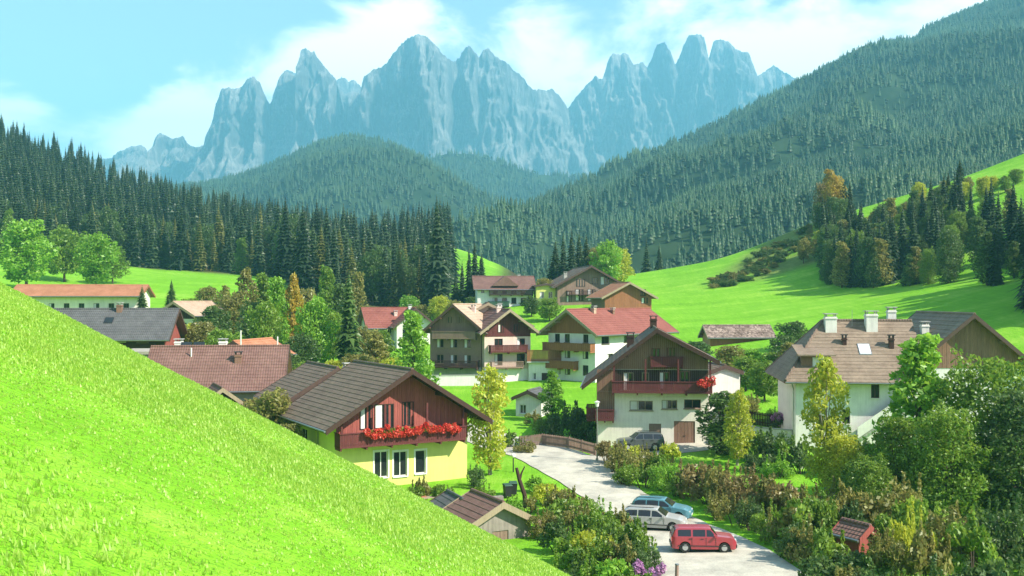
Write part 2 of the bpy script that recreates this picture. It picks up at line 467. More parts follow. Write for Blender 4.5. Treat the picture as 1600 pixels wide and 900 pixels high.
def G(px, py, y0=60, y1=740):
    """the spot of ground seen in direction (px, py), beyond the depth y0"""
    y = y0
    while y < y1:
        x = (px - 800) * y / F; z = (HOR - py) * y / F
        if H(x, y) >= z: break
        y += 1.0
    return Vector((x, y, H(x, y)))
def gp(px, Y):
    x = (px - 800) * Y / F
    return Vector((x, Y, H(x, Y)))

ny, nx = Z.shape
verts = np.stack([XX, YY, Z], 2).reshape(-1, 3)
ii, jj = np.meshgrid(np.arange(nx - 1), np.arange(ny - 1))
b0 = (jj * nx + ii).ravel()
faces = np.stack([b0, b0 + 1, b0 + nx + 1, b0 + nx], 1)
me = np_mesh('meadow_ground', verts, faces, M['meadow'], True)

def y_front(px):
    return float(np.interp(px, [-200, 120, 190, 420, 440, 470, 640, 700, 712], [300, 318, 330, 326, 300, 262, 258, 262, 330]))
# forest floor and rough ground, as vertex attributes
PXV = 800 + XX / np.maximum(YY, 20) * F
PYV = HOR - Z / np.maximum(YY, 20) * F
wood_a = np.zeros_like(Z)
yf = np.interp(PXV, [-200, 120, 190, 420, 440, 470, 640, 700, 712], [300, 318, 330, 326, 300, 262, 258, 262, 330])
wood_a[(YY > yf + 2) & (PXV < 700) & (YY > 120)] = 1
wood_a[(YY > 320) & (PXV > 780)] = 1
wood_a[(YY > 535)] = 1
wood_a = blur(blur(wood_a, 1, 0), 1, 1)
rough_a = np.zeros_like(Z)
# the uncut strip running up the right-hand meadow
for (pa, pb, wd) in (((1120, 442), (1265, 352), 17), ((1180, 432), (1480, 318), 20)):
    ax, ay = pa; bx, by = pb
    t = np.clip(((PXV - ax) * (bx - ax) + (PYV - ay) * (by - ay)) / ((bx - ax) ** 2 + (by - ay) ** 2), 0, 1)
    d = np.hypot(PXV - (ax + t * (bx - ax)), PYV - (ay + t * (by - ay)))
    rough_a[(d < wd * (.35 + t)) & (YY > 150) & (YY < 305)] = 1
rough_a = blur(blur(rough_a, 1, 0), 1, 1) * .85
for nm, arr in (('wood', wood_a), ('rough', rough_a)):
    a_ = me.attributes.new(nm, 'FLOAT', 'POINT'); a_.data.foreach_set('value', arr.astype(np.float32).ravel())
ground = tag(link('ground', me), 'bright green mown meadow ground of the valley and the near hillside', 'ground', kind='structure')
base = MB(); base.quad((-9000, -400, -24), (9000, -400, -24), (9000, 9000, -24), (-9000, 9000, -24))
tag(base.build('valley_floor', M['hillfloor']), 'forest floor of the wide valley beyond the meadows', 'ground', kind='structure')

# roads: ribbons draped on the ground
def catmull(P, n=12):
    out = []
    for i in range(len(P) - 1):
        p0 = P[max(i - 1, 0)]; p1 = P[i]; p2 = P[i + 1]; p3 = P[min(i + 2, len(P) - 1)]
        for k in range(n):
            t = k / n
            out.append(tuple(.5 * ((2 * b) + (-a + c) * t + (2 * a - 5 * b + 4 * c - d) * t * t + (-a + 3 * b - 3 * c + d) * t ** 3) for a, b, c, d in zip(p0, p1, p2, p3)))
    out.append(tuple(P[-1]))
    return out
def ribbon(name, ctrl, label, lift=.05, mat='road'):
    P = catmull([((px - 800) * Y / F, Y, w) for px, Y, w in ctrl])
    mb = MB(); nseg = 6; rings = []
    for i, (x, y, w) in enumerate(P):
        a = P[max(i - 1, 0)]; b = P[min(i + 1, len(P) - 1)]
        d = Vector((b[0] - a[0], b[1] - a[1])).normalized(); nrm = Vector((-d.y, d.x))
        ring = []
        wob = .35 * mnoise.noise((x * .4, y * .4, 1.7))
        for k in range(nseg + 1):
            o = (k / nseg - .5) * (w + wob); qx = x + nrm.x * o; qy = y + nrm.y * o
            ring.append((qx, qy, H(qx, qy) + lift + .03 * (1 - (2 * k / nseg - 1) ** 2)))
        rings.append(ring)
    vs = [q for r in rings for q in r]; fs = []
    for i in range(len(rings) - 1):
        for k in range(nseg):
            q = i * (nseg + 1) + k; fs.append((q, q + 1, q + nseg + 2, q + nseg + 1))
    mb.add(vs, fs)
    return tag(mb.build(name, M[mat], smooth=True), label, 'road', kind='structure')
ribbon('road', [(1185, 44, 8.5), (1170, 52, 8.5), (1140, 58, 8.5), (1092, 65, 7.8), (1034, 72, 6.4), (978, 80, 5.4), (925, 88, 5.6), (885, 95, 6.5), (845, 101, 6.5), (790, 106, 6), (740, 112, 5), (690, 118, 4.5)],
       'pale gravelly village road curving past the parked cars', .06)
ribbon('driveway', [(905, 94, 5), (960, 97.5, 5), (1020, 99.3, 4.6), (1080, 100.5, 4.4), (1110, 103, 4)], 'pale forecourt in front of the cream chalet', .035)
ribbon('path', [(1150, 112, 3), (1200, 106, 3.2), (1240, 104.5, 3), (1275, 104, 2.6)], 'pale lane beside the house with three chimneys', .04)

# ------------------------------------------------------------------ wooded hills, forests, rock peaks
rng = np.random.default_rng(7)
random.seed(11)

def fold(x, y, s, a, seed):
    return a * mnoise.fractal((x * s, y * s, seed), 1.0, 2.0, 4)

def hill(name, label, ridge, foot, back, nu=150, nv=60, bulge=.0, amp=22, seed=1.0, drop=14):
    """hillside from its foot up to its ridge line, then down behind"""
    def resample(pl):
        p = np.array([tuple(at(*q)) for q in pl]); t = np.linspace(0, 1, len(p)); tt = np.linspace(0, 1, nu)
        return np.stack([np.interp(tt, t, p[:, k]) for k in range(3)], 1)
    rd = resample(ridge); ft = resample(foot); rd[:, 2] -= drop
    ft[:, 2] -= 25
    rows = []
    for v in np.linspace(0, 1, nv):
        p = ft * (1 - v) + rd * v
        p = p.copy()
        p[:, 2] += bulge * math.sin(math.pi * v) * (rd[:, 2] - ft[:, 2])
        w = math.sin(math.pi * min(1, v * 1.0)) ** .7
        for i in range(nu):
            p[i, 2] += w * fold(p[i, 0], p[i, 1], .0042, amp, seed)
        rows.append(p)
    for kk in (1, 2, 3):
        p = rd.copy(); p[:, 1] += back * kk; p[:, 0] *= (1 + back * kk / rd[:, 1]); p[:, 2] -= back * kk * .45 + 2 * kk
        rows.append(p)
    A = np.array(rows); n, mcol, _ = A.shape
    ii, jj = np.meshgrid(np.arange(mcol - 1), np.arange(n - 1)); q = (jj * mcol + ii).ravel()
    fs = np.stack([q, q + 1, q + mcol + 1, q + mcol], 1)
    me = np_mesh(name, A.reshape(-1, 3), fs, M['hillfloor'], True)
    tag(link(name, me), label, 'hill', kind='structure')
    return A[:nv + 1]

def sample_surface(A, spacing, keep=None):
    """even random spots on a grid surface, one per spacing squared of plan area"""
    a = A[:-1, :-1]; b = A[:-1, 1:]; c = A[1:, 1:]; d = A[1:, :-1]
    area = .5 * np.abs((c - a)[..., 0] * (d - b)[..., 1] - (c - a)[..., 1] * (d - b)[..., 0])
    n = rng.poisson(np.maximum(area, 0) / spacing ** 2)
    idx = np.repeat(np.arange(n.size), n.ravel()); r, cc = np.unravel_index(idx, n.shape)
    u = rng.random(len(idx))[:, None]; v = rng.random(len(idx))[:, None]
    return a[r, cc] * (1 - u) * (1 - v) + b[r, cc] * u * (1 - v) + c[r, cc] * u * v + d[r, cc] * (1 - u) * v

def far_tree(seed, tiers=5, n=9, h=20., r=3.8):
    rd = random.Random(seed); mb = MB()
    for t in range(tiers):
        z0 = h * (.08 + .88 * t / tiers); z1 = min(h, z0 + h * (.42 - .04 * t)); rr = r * (1 - t / (tiers + .3)) * rd.uniform(.85, 1.1)
        ring = []
        for k in range(n):
            a = 2 * math.pi * (k + .5 * (t % 2)) / n + rd.uniform(-.2, .2); q = rr * rd.uniform(.65, 1.2)
            ring.append((q * math.cos(a), q * math.sin(a), z0 + rd.uniform(-.5, .5)))
        b = [(rd.uniform(-.1, .1), 0, z1)]
        mb.add(ring + b, [(k, (k + 1) % n, n) for k in range(n)])
    return mb.mesh('distant_conifer', M['far_conifer'], True)
def far_broad(seed, h=14., r=4.):
    rd = random.Random(seed); mb = MB()
    for b in range(9):
        a = rd.uniform(0, 6.3); q = r * .6 * rd.random(); c = Vector((q * math.cos(a), q * math.sin(a), h * rd.uniform(.35, .8))); s = r * rd.uniform(.4, .65)
        vs = [c + Vector((math.cos(i * 1.257) * s * rd.uniform(.8, 1.2), math.sin(i * 1.257) * s * rd.uniform(.8, 1.2), rd.uniform(-.3, .3) * s)) for i in range(5)]
        mb.add(vs + [c + Vector((0, 0, s)), c - Vector((0, 0, s * .8))], [(i, (i + 1) % 5, 5) for i in range(5)] + [((i + 1) % 5, i, 6) for i in range(5)])
    return mb.mesh('distant_broadleaf', M['far_broad'], True)
M['far_broad'] = leafmat('distant_broadleaf_forest', (.035, .075, .028, 1), (.085, .13, .045, 1), .1, .6)
FAR = [bpy.data.objects.new('distant_conifer', far_tree(s)) for s in (1, 2, 3)] + [bpy.data.objects.new('distant_broadleaf', far_broad(5))]

def scatter(name, label, pts, scl, protos, pick, cat='forest'):
    me = bpy.data.meshes.new(name); me.vertices.add(len(pts)); me.vertices.foreach_set('co', np.asarray(pts, np.float32).ravel())
    for nm, ty, arr in (('size', 'FLOAT', scl), ('turn', 'FLOAT', rng.random(len(pts)) * 6.28), ('pick', 'INT', pick)):
        a = me.attributes.new(nm, ty, 'POINT'); a.data.foreach_set('value', np.asarray(arr, np.float32 if ty == 'FLOAT' else np.int32))
    o = link(name, me)
    ng = bpy.data.node_groups.new(name + '_scatter', 'GeometryNodeTree')
    ng.interface.new_socket('Geometry', in_out='INPUT', socket_type='NodeSocketGeometry'); ng.interface.new_socket('Geometry', in_out='OUTPUT', socket_type='NodeSocketGeometry')
    gi = ng.nodes.new('NodeGroupInput'); go = ng.nodes.new('NodeGroupOutput'); jn = ng.nodes.new('GeometryNodeJoinGeometry')
    mp = ng.nodes.new('GeometryNodeMeshToPoints'); ng.links.new(gi.outputs[0], mp.inputs['Mesh'])
    def attr(nm, ty):
        n = ng.nodes.new('GeometryNodeInputNamedAttribute'); n.data_type = ty; n.inputs['Name'].default_value = nm; return n.outputs[0]
    for k, p in enumerate(protos):
        oi = ng.nodes.new('GeometryNodeObjectInfo'); oi.inputs['Object'].default_value = p; oi.inputs['As Instance'].default_value = True
        ip = ng.nodes.new('GeometryNodeInstanceOnPoints'); cmpn = ng.nodes.new('FunctionNodeCompare'); cmpn.data_type = 'INT'; cmpn.operation = 'EQUAL'
        ng.links.new(attr('pick', 'INT'), cmpn.inputs[2]); cmpn.inputs[3].default_value = k
        ng.links.new(cmpn.outputs[0], ip.inputs['Selection']); ng.links.new(mp.outputs[0], ip.inputs['Points']); ng.links.new(oi.outputs['Geometry'], ip.inputs['Instance'])
        cx = ng.nodes.new('ShaderNodeCombineXYZ'); ng.links.new(attr('turn', 'FLOAT'), cx.inputs[2]); ng.links.new(cx.outputs[0], ip.inputs['Rotation'])
        ng.links.new(attr('size', 'FLOAT'), ip.inputs['Scale']); ng.links.new(ip.outputs[0], jn.inputs[0])
    ng.links.new(jn.outputs[0], go.inputs[0])
    md = o.modifiers.new('scatter', 'NODES'); md.node_group = ng
    return tag(o, label, cat, kind='stuff')

def forest(name, label, pts, broad=.12, smin=.7, smax=1.25):
    pts = pts[[mnoise.fractal((p[0] * .006, p[1] * .006, 4.), .9, 2., 3) < .42 or rng.random() < .25 for p in pts]]
    n = len(pts); pk = rng.integers(0, 3, n); pk[rng.random(n) < broad] = 3
    clump = np.array([mnoise.noise((p[0] * .012, p[1] * .012, 9.)) for p in pts])
    scl = (smin + (smax - smin) * rng.random(n)) * (1 + .25 * clump)
    return scatter(name, label, pts, scl, FAR, pk)

# the long wooded ridge coming in from the right
A1 = hill('hill', 'long wooded mountain ridge falling from the upper right', 
     [(690, 392, 950), (760, 358, 1050), (830, 322, 1250), (900, 287, 1400), (1000, 245, 1550), (1100, 200, 1700), (1200, 150, 1850), (1240, 130, 1900), (1300, 100, 1960), (1340, 85, 2000), (1390, 65, 2050), (1430, 60, 2080), (1440, 48, 2100), (1470, 35, 2120), (1600, -15, 2200), (1800, -60, 2300), (2100, -60, 2400)],
     [(660, 420, 640), (720, 425, 620), (780, 430, 600), (830, 432, 590), (880, 434, 580), (930, 434, 570), (980, 432, 560), (1060, 425, 560), (1140, 410, 560), (1220, 395, 560), (1300, 380, 560), (1400, 362, 560), (1500, 340, 560), (1700, 310, 560), (2000, 300, 560), (2300, 300, 560), (2700, 300, 560)],
     220, nu=170, nv=70, amp=60, seed=2.2, drop=4)
forest('forest', 'dense conifer forest covering the long ridge on the right', sample_surface(A1, 5.8), smin=.35, smax=.8)
A2 = hill('hill', 'nearer wooded spur in front of the right-hand ridge',
     [(790, 425, 600), (850, 405, 660), (900, 385, 720), (1000, 335, 850), (1100, 285, 960), (1170, 250, 1040), (1240, 210, 1120), (1350, 178, 1180), (1470, 138, 1250), (1600, 100, 1300), (1800, 60, 1350)],
     [(780, 440, 480), (830, 440, 470), (880, 440, 460), (950, 440, 450), (1040, 430, 445), (1120, 415, 440), (1200, 395, 440), (1300, 370, 440), (1420, 345, 440), (1560, 320, 440), (1800, 300, 440)],
     150, nu=120, nv=50, amp=30, seed=5.2)
forest('forest', 'nearer conifer forest on the spur above the right meadow', sample_surface(A2, 5.0), .14, smin=.35, smax=.72)
A3 = hill('hill', 'rounded wooded cone hill below the rock peaks',
     [(-200, 330, 2300), (60, 305, 2300), (230, 292, 2300), (340, 278, 2250), (400, 260, 2220), (450, 237, 2200), (500, 214, 2200), (550, 204, 2200), (600, 212, 2200), (650, 232, 2200), (700, 262, 2150), (745, 295, 2100), (800, 335, 2000), (850, 360, 1900)],
     [(-100, 420, 1000), (60, 420, 1000), (160, 420, 1000), (260, 415, 1000), (330, 410, 1000), (400, 410, 1000), (450, 410, 1000), (500, 410, 1000), (550, 410, 1000), (600, 410, 1000), (660, 410, 1000), (720, 410, 1000), (780, 410, 1000), (850, 410, 1000)],
     260, nu=140, nv=60, amp=70, seed=8.4)
forest('forest', 'conifer forest covering the rounded cone hill', sample_surface(A3, 7.2), smin=.4, smax=.85)
A4 = hill('hill', 'second wooded shoulder right of the cone hill',
     [(560, 300, 2900), (640, 250, 2900), (700, 232, 2900), (740, 233, 2900), (790, 250, 2900), (840, 265, 2900), (880, 268, 3000), (930, 275, 3000), (1000, 290, 3000)],
     [(560, 360, 2400), (640, 350, 2400), (700, 340, 2400), (740, 340, 2400), (790, 345, 2400), (840, 350, 2400), (880, 350, 2400), (930, 350, 2400), (1000, 350, 2400)],
     260, nu=80, nv=30, amp=40, seed=3.4)
forest('forest', 'forest on the shoulder right of the cone hill', sample_surface(A4, 10.5))

# rock peaks
SKY = [(-250, 262), (-100, 235), (0, 228), (60, 243), (130, 250), (174, 247), (185, 237), (205, 229), (221, 226), (233, 239), (241, 239), (245, 212), (252, 208), (262, 213), (271, 217), (286, 213), (295, 227), (305, 230), (318, 228), (321, 213), (333, 189), (337, 163), (346, 140), (356, 136), (366, 139), (379, 135), (385, 125), (396, 119), (406, 130), (414, 148), (421, 164), (425, 158), (432, 138), (440, 116), (448, 110), (456, 116), (463, 121), (468, 113), (470, 79), (478, 74), (486, 82), (491, 80), (497, 92), (508, 104), (514, 111), (525, 124), (529, 139), (540, 146), (552, 142), (563, 148), (566, 130), (569, 119), (584, 109), (596, 104), (605, 99), (615, 83), (625, 71), (636, 61), (645, 56), (653, 54), (661, 55), (668, 58), (683, 73), (690, 83), (698, 90), (708, 97), (719, 90), (723, 80), (727, 73), (733, 71), (738, 76), (744, 84), (748, 91), (752, 83), (755, 77), (763, 75), (769, 83), (774, 87), (783, 93), (790, 96), (800, 107), (817, 121), (828, 136), (836, 142), (845, 139), (853, 142), (863, 138), (870, 146), (876, 152), (887, 170), (892, 163), (897, 155), (910, 140), (921, 128), (931, 118), (936, 124), (941, 123), (946, 109), (950, 95), (954, 87), (962, 83), (969, 86), (975, 82), (981, 85), (990, 101), (1003, 97), (1011, 105), (1017, 96), (1022, 80), (1026, 71), (1038, 65), (1043, 74), (1049, 84), (1055, 102), (1062, 87), (1068, 71), (1074, 58), (1082, 54), (1087, 53), (1095, 54), (1100, 58), (1104, 72), (1106, 86), (1110, 101), (1112, 84), (1114, 65), (1125, 61), (1134, 64), (1142, 68), (1150, 77), (1159, 81), (1165, 81), (1171, 84), (1178, 104), (1184, 118), (1197, 111), (1209, 101), (1222, 111), (1239, 120), (1290, 150), (1400, 170), (1550, 150), (1800, 190)]
DEP = [(-250, 5700), (174, 5500), (240, 5450), (243, 5150), (318, 5100), (321, 4800), (405, 4750), (423, 4850), (427, 4980), (466, 5000), (470, 4800), (528, 4850), (532, 5500), (562, 5500), (567, 4700), (650, 4600), (700, 4700), (712, 4950), (745, 4900), (750, 5050), (790, 5000), (840, 5200), (880, 5500), (890, 5650), (940, 5550), (990, 5600), (1015, 5650), (1052, 5550), (1058, 5700), (1108, 5600), (1113, 5700), (1180, 5750), (1190, 6000), (1800, 6000)]
cols = np.arange(-250, 1800, 1.6)
S = np.interp(cols, [p[0] for p in SKY], [p[1] for p in SKY]); D = np.interp(cols, [p[0] for p in DEP], [p[1] for p in DEP])
nv = 84
rows = []
tt = np.concatenate([np.linspace(0, 1, nv) ** 1.25])
for v in tt:
    zt = (HOR - S) / F * D
    xb = (cols - 800) / F * D
    z = zt * (1 - v) + (-20.) * v
    dz = zt - z
    talus = (HOR - 232.) / F * D                                    # where the walls stand on scree
    cliff = np.minimum(dz, np.maximum(zt - talus, 40))
    off = cliff * .26 + np.maximum(0, dz - cliff) * 1.25
    fade = np.clip(dz / 220., 0, 1) ** .7
    rib = np.zeros(len(cols)); zz = np.zeros(len(cols)); xw = np.zeros(len(cols))
    for i in range(len(cols)):
        x = xb[i]
        a = mnoise.ridged_multi_fractal((x * .0042, z[i] * .0009, 1.3), .9, 2.1, 5, 1.0, 2.0)
        b = mnoise.fractal((x * .016, z[i] * .005, 4.4), .8, 2.1, 4)
        c = mnoise.noise((x * .0017 - z[i] * .0011, z[i] * .0016, 8.4))
        d2 = mnoise.ridged_multi_fractal((x * .017, z[i] * .0045, 6.3), .8, 2.2, 4, 1.0, 2.0)
        st = mnoise.noise((x * .002, z[i] * .024, 2.3))
        rib[i] = 150 * (a - 1.0) + 45 * b + 90 * c + 75 * (d2 - 1) + 26 * st
        xw[i] = 14 * mnoise.noise((x * .01, z[i] * .012, 2.2)); zz[i] = 10 * mnoise.noise((x * .03, z[i] * .03, 6.))
    y = D - off - rib * fade
    rows.append(np.stack([xb * (1 + 0 * y) + xw * fade, y, z + zz * fade], 1))
top = rows[0]
jag = np.array([9 * mnoise.noise((c * .35, 1.2, 3.3)) + 5 * mnoise.noise((c * .9, 4.2, 3.3)) for c in cols])
top[:, 2] += jag
back_rows = []
for k in (1, 2, 3, 4):
    p = top.copy(); p[:, 1] += 90 * k + 60 * k * k; p[:, 2] -= 70 * k * k; back_rows.insert(0, p)
A = np.array(back_rows + rows); n, mc, _ = A.shape
ii, jj = np.meshgrid(np.arange(mc - 1), np.arange(n - 1)); q = (jj * mc + ii).ravel()
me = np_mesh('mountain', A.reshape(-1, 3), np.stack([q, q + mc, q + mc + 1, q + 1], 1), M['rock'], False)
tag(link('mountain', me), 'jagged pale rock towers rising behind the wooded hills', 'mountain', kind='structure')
# pale sunlit spires farther back, seen through the notch
bs = [(425, 160), (436, 122), (446, 109), (458, 112), (470, 125), (500, 140), (522, 128), (531, 122), (539, 121), (545, 128), (552, 124), (560, 131), (568, 140), (600, 165)]
c2 = np.arange(425, 600, 1.2); s2 = np.interp(c2, [p[0] for p in bs], [p[1] for p in bs]); rows = []
for v in np.linspace(0, 1, 30):
    y0 = 6000.; zt = (HOR - s2) / F * y0; z = zt * (1 - v) + 600 * v
    rb = np.array([70 * (mnoise.ridged_multi_fractal(((c - 800) * .02, z[i] * .002, 7.), .9, 2.1, 4, 1., 2.) - 1) for i, c in enumerate(c2)])
    rows.append(np.stack([(c2 - 800) / F * y0, y0 - (zt - z) * .45 - rb * min(1, v * 4), z + np.array([12 * mnoise.noise((c * .4, v * 4, 1)) for c in c2])], 1))
rows = [rows[0] + np.array([0, 300, -400])] + rows
A = np.array(rows); n, mc, _ = A.shape
ii, jj = np.meshgrid(np.arange(mc - 1), np.arange(n - 1)); q = (jj * mc + ii).ravel()
tag(link('mountain', np_mesh('mountain', A.reshape(-1, 3), np.stack([q, q + mc, q + mc + 1, q + 1], 1), M['rock'], False)), 'small pale spires in the notch behind the rock towers', 'mountain', kind='structure')

# ------------------------------------------------------------------ houses
WR = random.Random(23)
class House:
    """gable front on local y = 0 from x = 0 to W, ridge running back along +y; origin at the front left corner"""
    def __init__(s, name, label, px, Y, rz, W, d, base, eave, ridge, wall, cat='house', ru=None, eave_r=None, corner='FL', group=None):
        s.W, s.d = W, d; s.eL = eave - base; s.eR = (eave if eave_r is None else eave_r) - base; s.rz_ = ridge - base; s.ru = W / 2 if ru is None else ru
        s.a = R(rz); c, n = math.cos(s.a), math.sin(s.a); s.c, s.n = c, n
        X = (px - 800) * Y / F
        ox, oy = (0, 0) if corner == 'FL' else (W, 0) if corner == 'FR' else (0, d)
        s.o = Vector((X - (ox * c - oy * n), Y - (ox * n + oy * c), base)); s.base = base
        s.root = empty(name, s.o, s.a, label, cat, group)
        s.wallmat = wall; s.holes = {k: [] for k in 'FRLB'}; s.wins = []
        s.fr = {'F': ((0, 0), (1, 0), (0, -1), W), 'R': ((W, 0), (0, 1), (1, 0), d), 'L': ((0, d), (0, -1), (-1, 0), d), 'B': ((W, d), (-1, 0), (0, 1), W)}
    # face coordinates <-> local and picture coordinates
    def p(s, f, u, z, n=0.0):
        O, D, N, _ = s.fr[f]; return (O[0] + D[0] * u + N[0] * n, O[1] + D[1] * u + N[1] * n, z)
    def w2(s, x, y): return (s.o.x + x * s.c - y * s.n, s.o.y + x * s.n + y * s.c)
    def uz(s, f, px, py, n=0.0):
        a = s.w2(*s.p(f, 0, 0, n)[:2]); b = s.w2(*s.p(f, 1, 0, n)[:2]); dx, dy = b[0] - a[0], b[1] - a[1]; k = (px - 800) / F
        u = (k * a[1] - a[0]) / (dx - k * dy); return u, (HOR - py) / F * (a[1] + u * dy) - s.base
    def fbox(s, mb, f, u0, u1, z0, z1, n0, n1):
        q = [s.p(f, u0, z0, n0), s.p(f, u1, z0, n0), s.p(f, u1, z0, n1), s.p(f, u0, z0, n1)]
        mb.hexa(q, [(x, y, z1) for x, y, _ in q])
    def roofz(s, x):
        return s.eL + (s.rz_ - s.eL) * x / s.ru if x < s.ru else s.eR + (s.rz_ - s.eR) * (s.W - x) / (s.W - s.ru)
    def topz(s, f, u):
        if f == 'F': return s.roofz(u)
        if f == 'B': return s.roofz(s.W - u)
        return s.eR if f == 'R' else s.eL
    # windows
    def win(s, f, u0, z0, u1, z1, proud=None, frame='whitepaint', shutters=None, sill=True, bars=1, surround=None, name='window', pane='glass', curtain=False):
        L = s.fr[f][3]; curtain = curtain or (WR.random() < .4 and z1 - z0 > .9)
        u0, u1 = max(.15, min(u0, u1)), min(L - .15, max(u0, u1))
        if u1 - u0 < .2: return
        if proud is None: proud = z1 > min(s.eL, s.eR) - .05 and f in 'FB'
        n = .05 if proud else -.14
        mb = MB(); t = .07
        for a in ((u0, u1, z0, z0 + t), (u0, u1, z1 - t, z1), (u0, u0 + t, z0 + t, z1 - t), (u1 - t, u1, z0 + t, z1 - t)): s.fbox(mb, f, *a, n - .04, n + .04)
        for k in range(bars):
            c = u0 + (u1 - u0) * (k + 1) / (bars + 1); s.fbox(mb, f, c - .035, c + .035, z0 + t, z1 - t, n - .03, n + .03)
        w = mb.build(name, M[frame], s.root)
        mb = MB(); s.fbox(mb, f, u0 + t, u1 - t, z0 + t, z1 - t, n - .03, n - .01); mb.build('pane', M[pane], w)
        if curtain:
            mb = MB(); s.fbox(mb, f, u0 + t, u0 + (u1 - u0) * .38, z0 + t, z1 - t, n - .008, n + .004); mb.build('curtain', M['curtain'], w)
        if sill:
            mb = MB(); s.fbox(mb, f, u0 - .08, u1 + .08, z0 - .09, z0 - .004, n - .03 if proud else -.1, .12); mb.build('sill', M[surround or frame], w)
        if surround:
            mb = MB(); q = .14
            for a in ((u0 - q, u1 + q, z1 + .004, z1 + q), (u0 - q, u0 - .004, z0, z1 + .002), (u1 + .004, u1 + q, z0, z1 + .002)): s.fbox(mb, f, *a, .003, .03)
            mb.build('surround', M[surround], w)
        if shutters:
            sw = min(.55, (u1 - u0) * .5)
            for a in ((u0 - sw - .02, u0 - .02), (u1 + .02, u1 + sw + .02)):
                if a[0] < .02 or a[1] > L - .02: continue
                mb = MB(); s.fbox(mb, f, a[0], a[1], z0, z1, .012, .05)
                for k in range(1, int((z1 - z0) / .18)): s.fbox(mb, f, a[0] + .05, a[1] - .05, z0 + k * .18, z0 + k * .18 + .03, .05, .062)
                mb.build('shutter', M[shutters], w)
        if not proud: s.holes[f].append((u0, u1, z0, z1))
        return w
    def winpx(s, f, px0, py0, px1, py1, **k):
        u0, za = s.uz(f, px0, py0); u1, zb = s.uz(f, px1, py1); u2, zc = s.uz(f, px0, py1); return s.win(f, u0, min(zb, zc), u1, za, **k)
    def door(s, f, u0, z0, u1, z1, mat='brownwood', name='door'):
        mb = MB(); n = max(2, int((u1 - u0) / .3)); w = (u1 - u0) / n
        for k in range(n): s.fbox(mb, f, u0 + k * w + .01, u0 + (k + 1) * w - .01, z0, z1, -.10, -.05 - .01 * (k % 2))
        s.fbox(mb, f, u0, u1, z0, z1, -.14, -.11)
        o = mb.build(name, M[mat], s.root); s.holes[f].append((u0, u1, z0, z1))
        h = MB(); s.fbox(h, f, (u0 + u1) / 2 - .1, (u0 + u1) / 2 + .1, z0 + 1., z0 + 1.05, -.05, 0.0); h.build('handle', M['darkmetal'], o)
        return o
    # walls with real openings
    def walls(s, low=-2.0):
        mb = MB(); m_ = min(s.eL, s.eR)
        for f in 'FRLB':
            L = s.fr[f][3]; top = m_ if f in 'FB' else (s.eR if f == 'R' else s.eL)
            us = sorted({0.0, L, *[v for h in s.holes[f] for v in h[:2]]}); zs = sorted({low, top, *[v for h in s.holes[f] for v in h[2:]]})
            zs = [z for z in zs if z <= top + 1e-6]
            for i in range(len(us) - 1):
                for j in range(len(zs) - 1):
                    cu, cz = (us[i] + us[i + 1]) / 2, (zs[j] + zs[j + 1]) / 2
                    if any(h[0] < cu < h[1] and h[2] < cz < h[3] for h in s.holes[f]): continue
                    mb.quad(s.p(f, us[i], zs[j]), s.p(f, us[i + 1], zs[j]), s.p(f, us[i + 1], zs[j + 1]), s.p(f, us[i], zs[j + 1]))
            for (a, b, c, d) in s.holes[f]:
                e = -.2
                mb.quad(s.p(f, a, c), s.p(f, b, c), s.p(f, b, c, e), s.p(f, a, c, e)); mb.quad(s.p(f, a, d, e), s.p(f, b, d, e), s.p(f, b, d), s.p(f, a, d))
                mb.quad(s.p(f, a, c, e), s.p(f, a, d, e), s.p(f, a, d), s.p(f, a, c)); mb.quad(s.p(f, b, c), s.p(f, b, d), s.p(f, b, d, e), s.p(f, b, c, e))
                mb.quad(s.p(f, a, c, e), s.p(f, b, c, e), s.p(f, b, d, e), s.p(f, a, d, e))
        for y in (0, s.d):
            P = [(0, y, m_), (s.W, y, m_)]
            if s.eR > m_: P.append((s.W, y, s.eR))
            P.append((s.ru, y, s.rz_))
            if s.eL > m_: P.append((0, y, s.eL))
            mb.add(P, [tuple(range(len(P)))])
        mb.build('wall', M[s.wallmat], s.root)
    def band(s, f, u0, u1, z0, z1, mat, n=.03, name='wall_band'):
        mb = MB(); s.fbox(mb, f, u0, u1, z0, z1, .004, n); return mb.build(name, M[mat], s.root)
    def clad(s, f, z0, mat, u0=0.0, u1=None, z1=None, pw=.2, n0=.004):
        """vertical boards up to the roof line"""
        L = s.fr[f][3]; u1 = L if u1 is None else u1; mb = MB(); k = max(1, int(round((u1 - u0) / pw))); w = (u1 - u0) / k
        for i in range(k):
            a, b = u0 + i * w + .006, u0 + (i + 1) * w - .006
            ta, tb = (s.topz(f, a) - .02, s.topz(f, b) - .02) if z1 is None else (z1, z1)
            if min(ta, tb) < z0 + .05: continue
            n = .035 + .012 * (i % 2)
            q0, q1, q2, q3 = s.p(f, a, z0, n0), s.p(f, b, z0, n0), s.p(f, b, z0, n), s.p(f, a, z0, n)
            mb.hexa([q0, q1, q2, q3], [(q0[0], q0[1], ta), (q1[0], q1[1], tb), (q2[0], q2[1], tb), (q3[0], q3[1], ta)])
        return tag(mb.build('cladding', M[mat], s.root), kind='stuff')
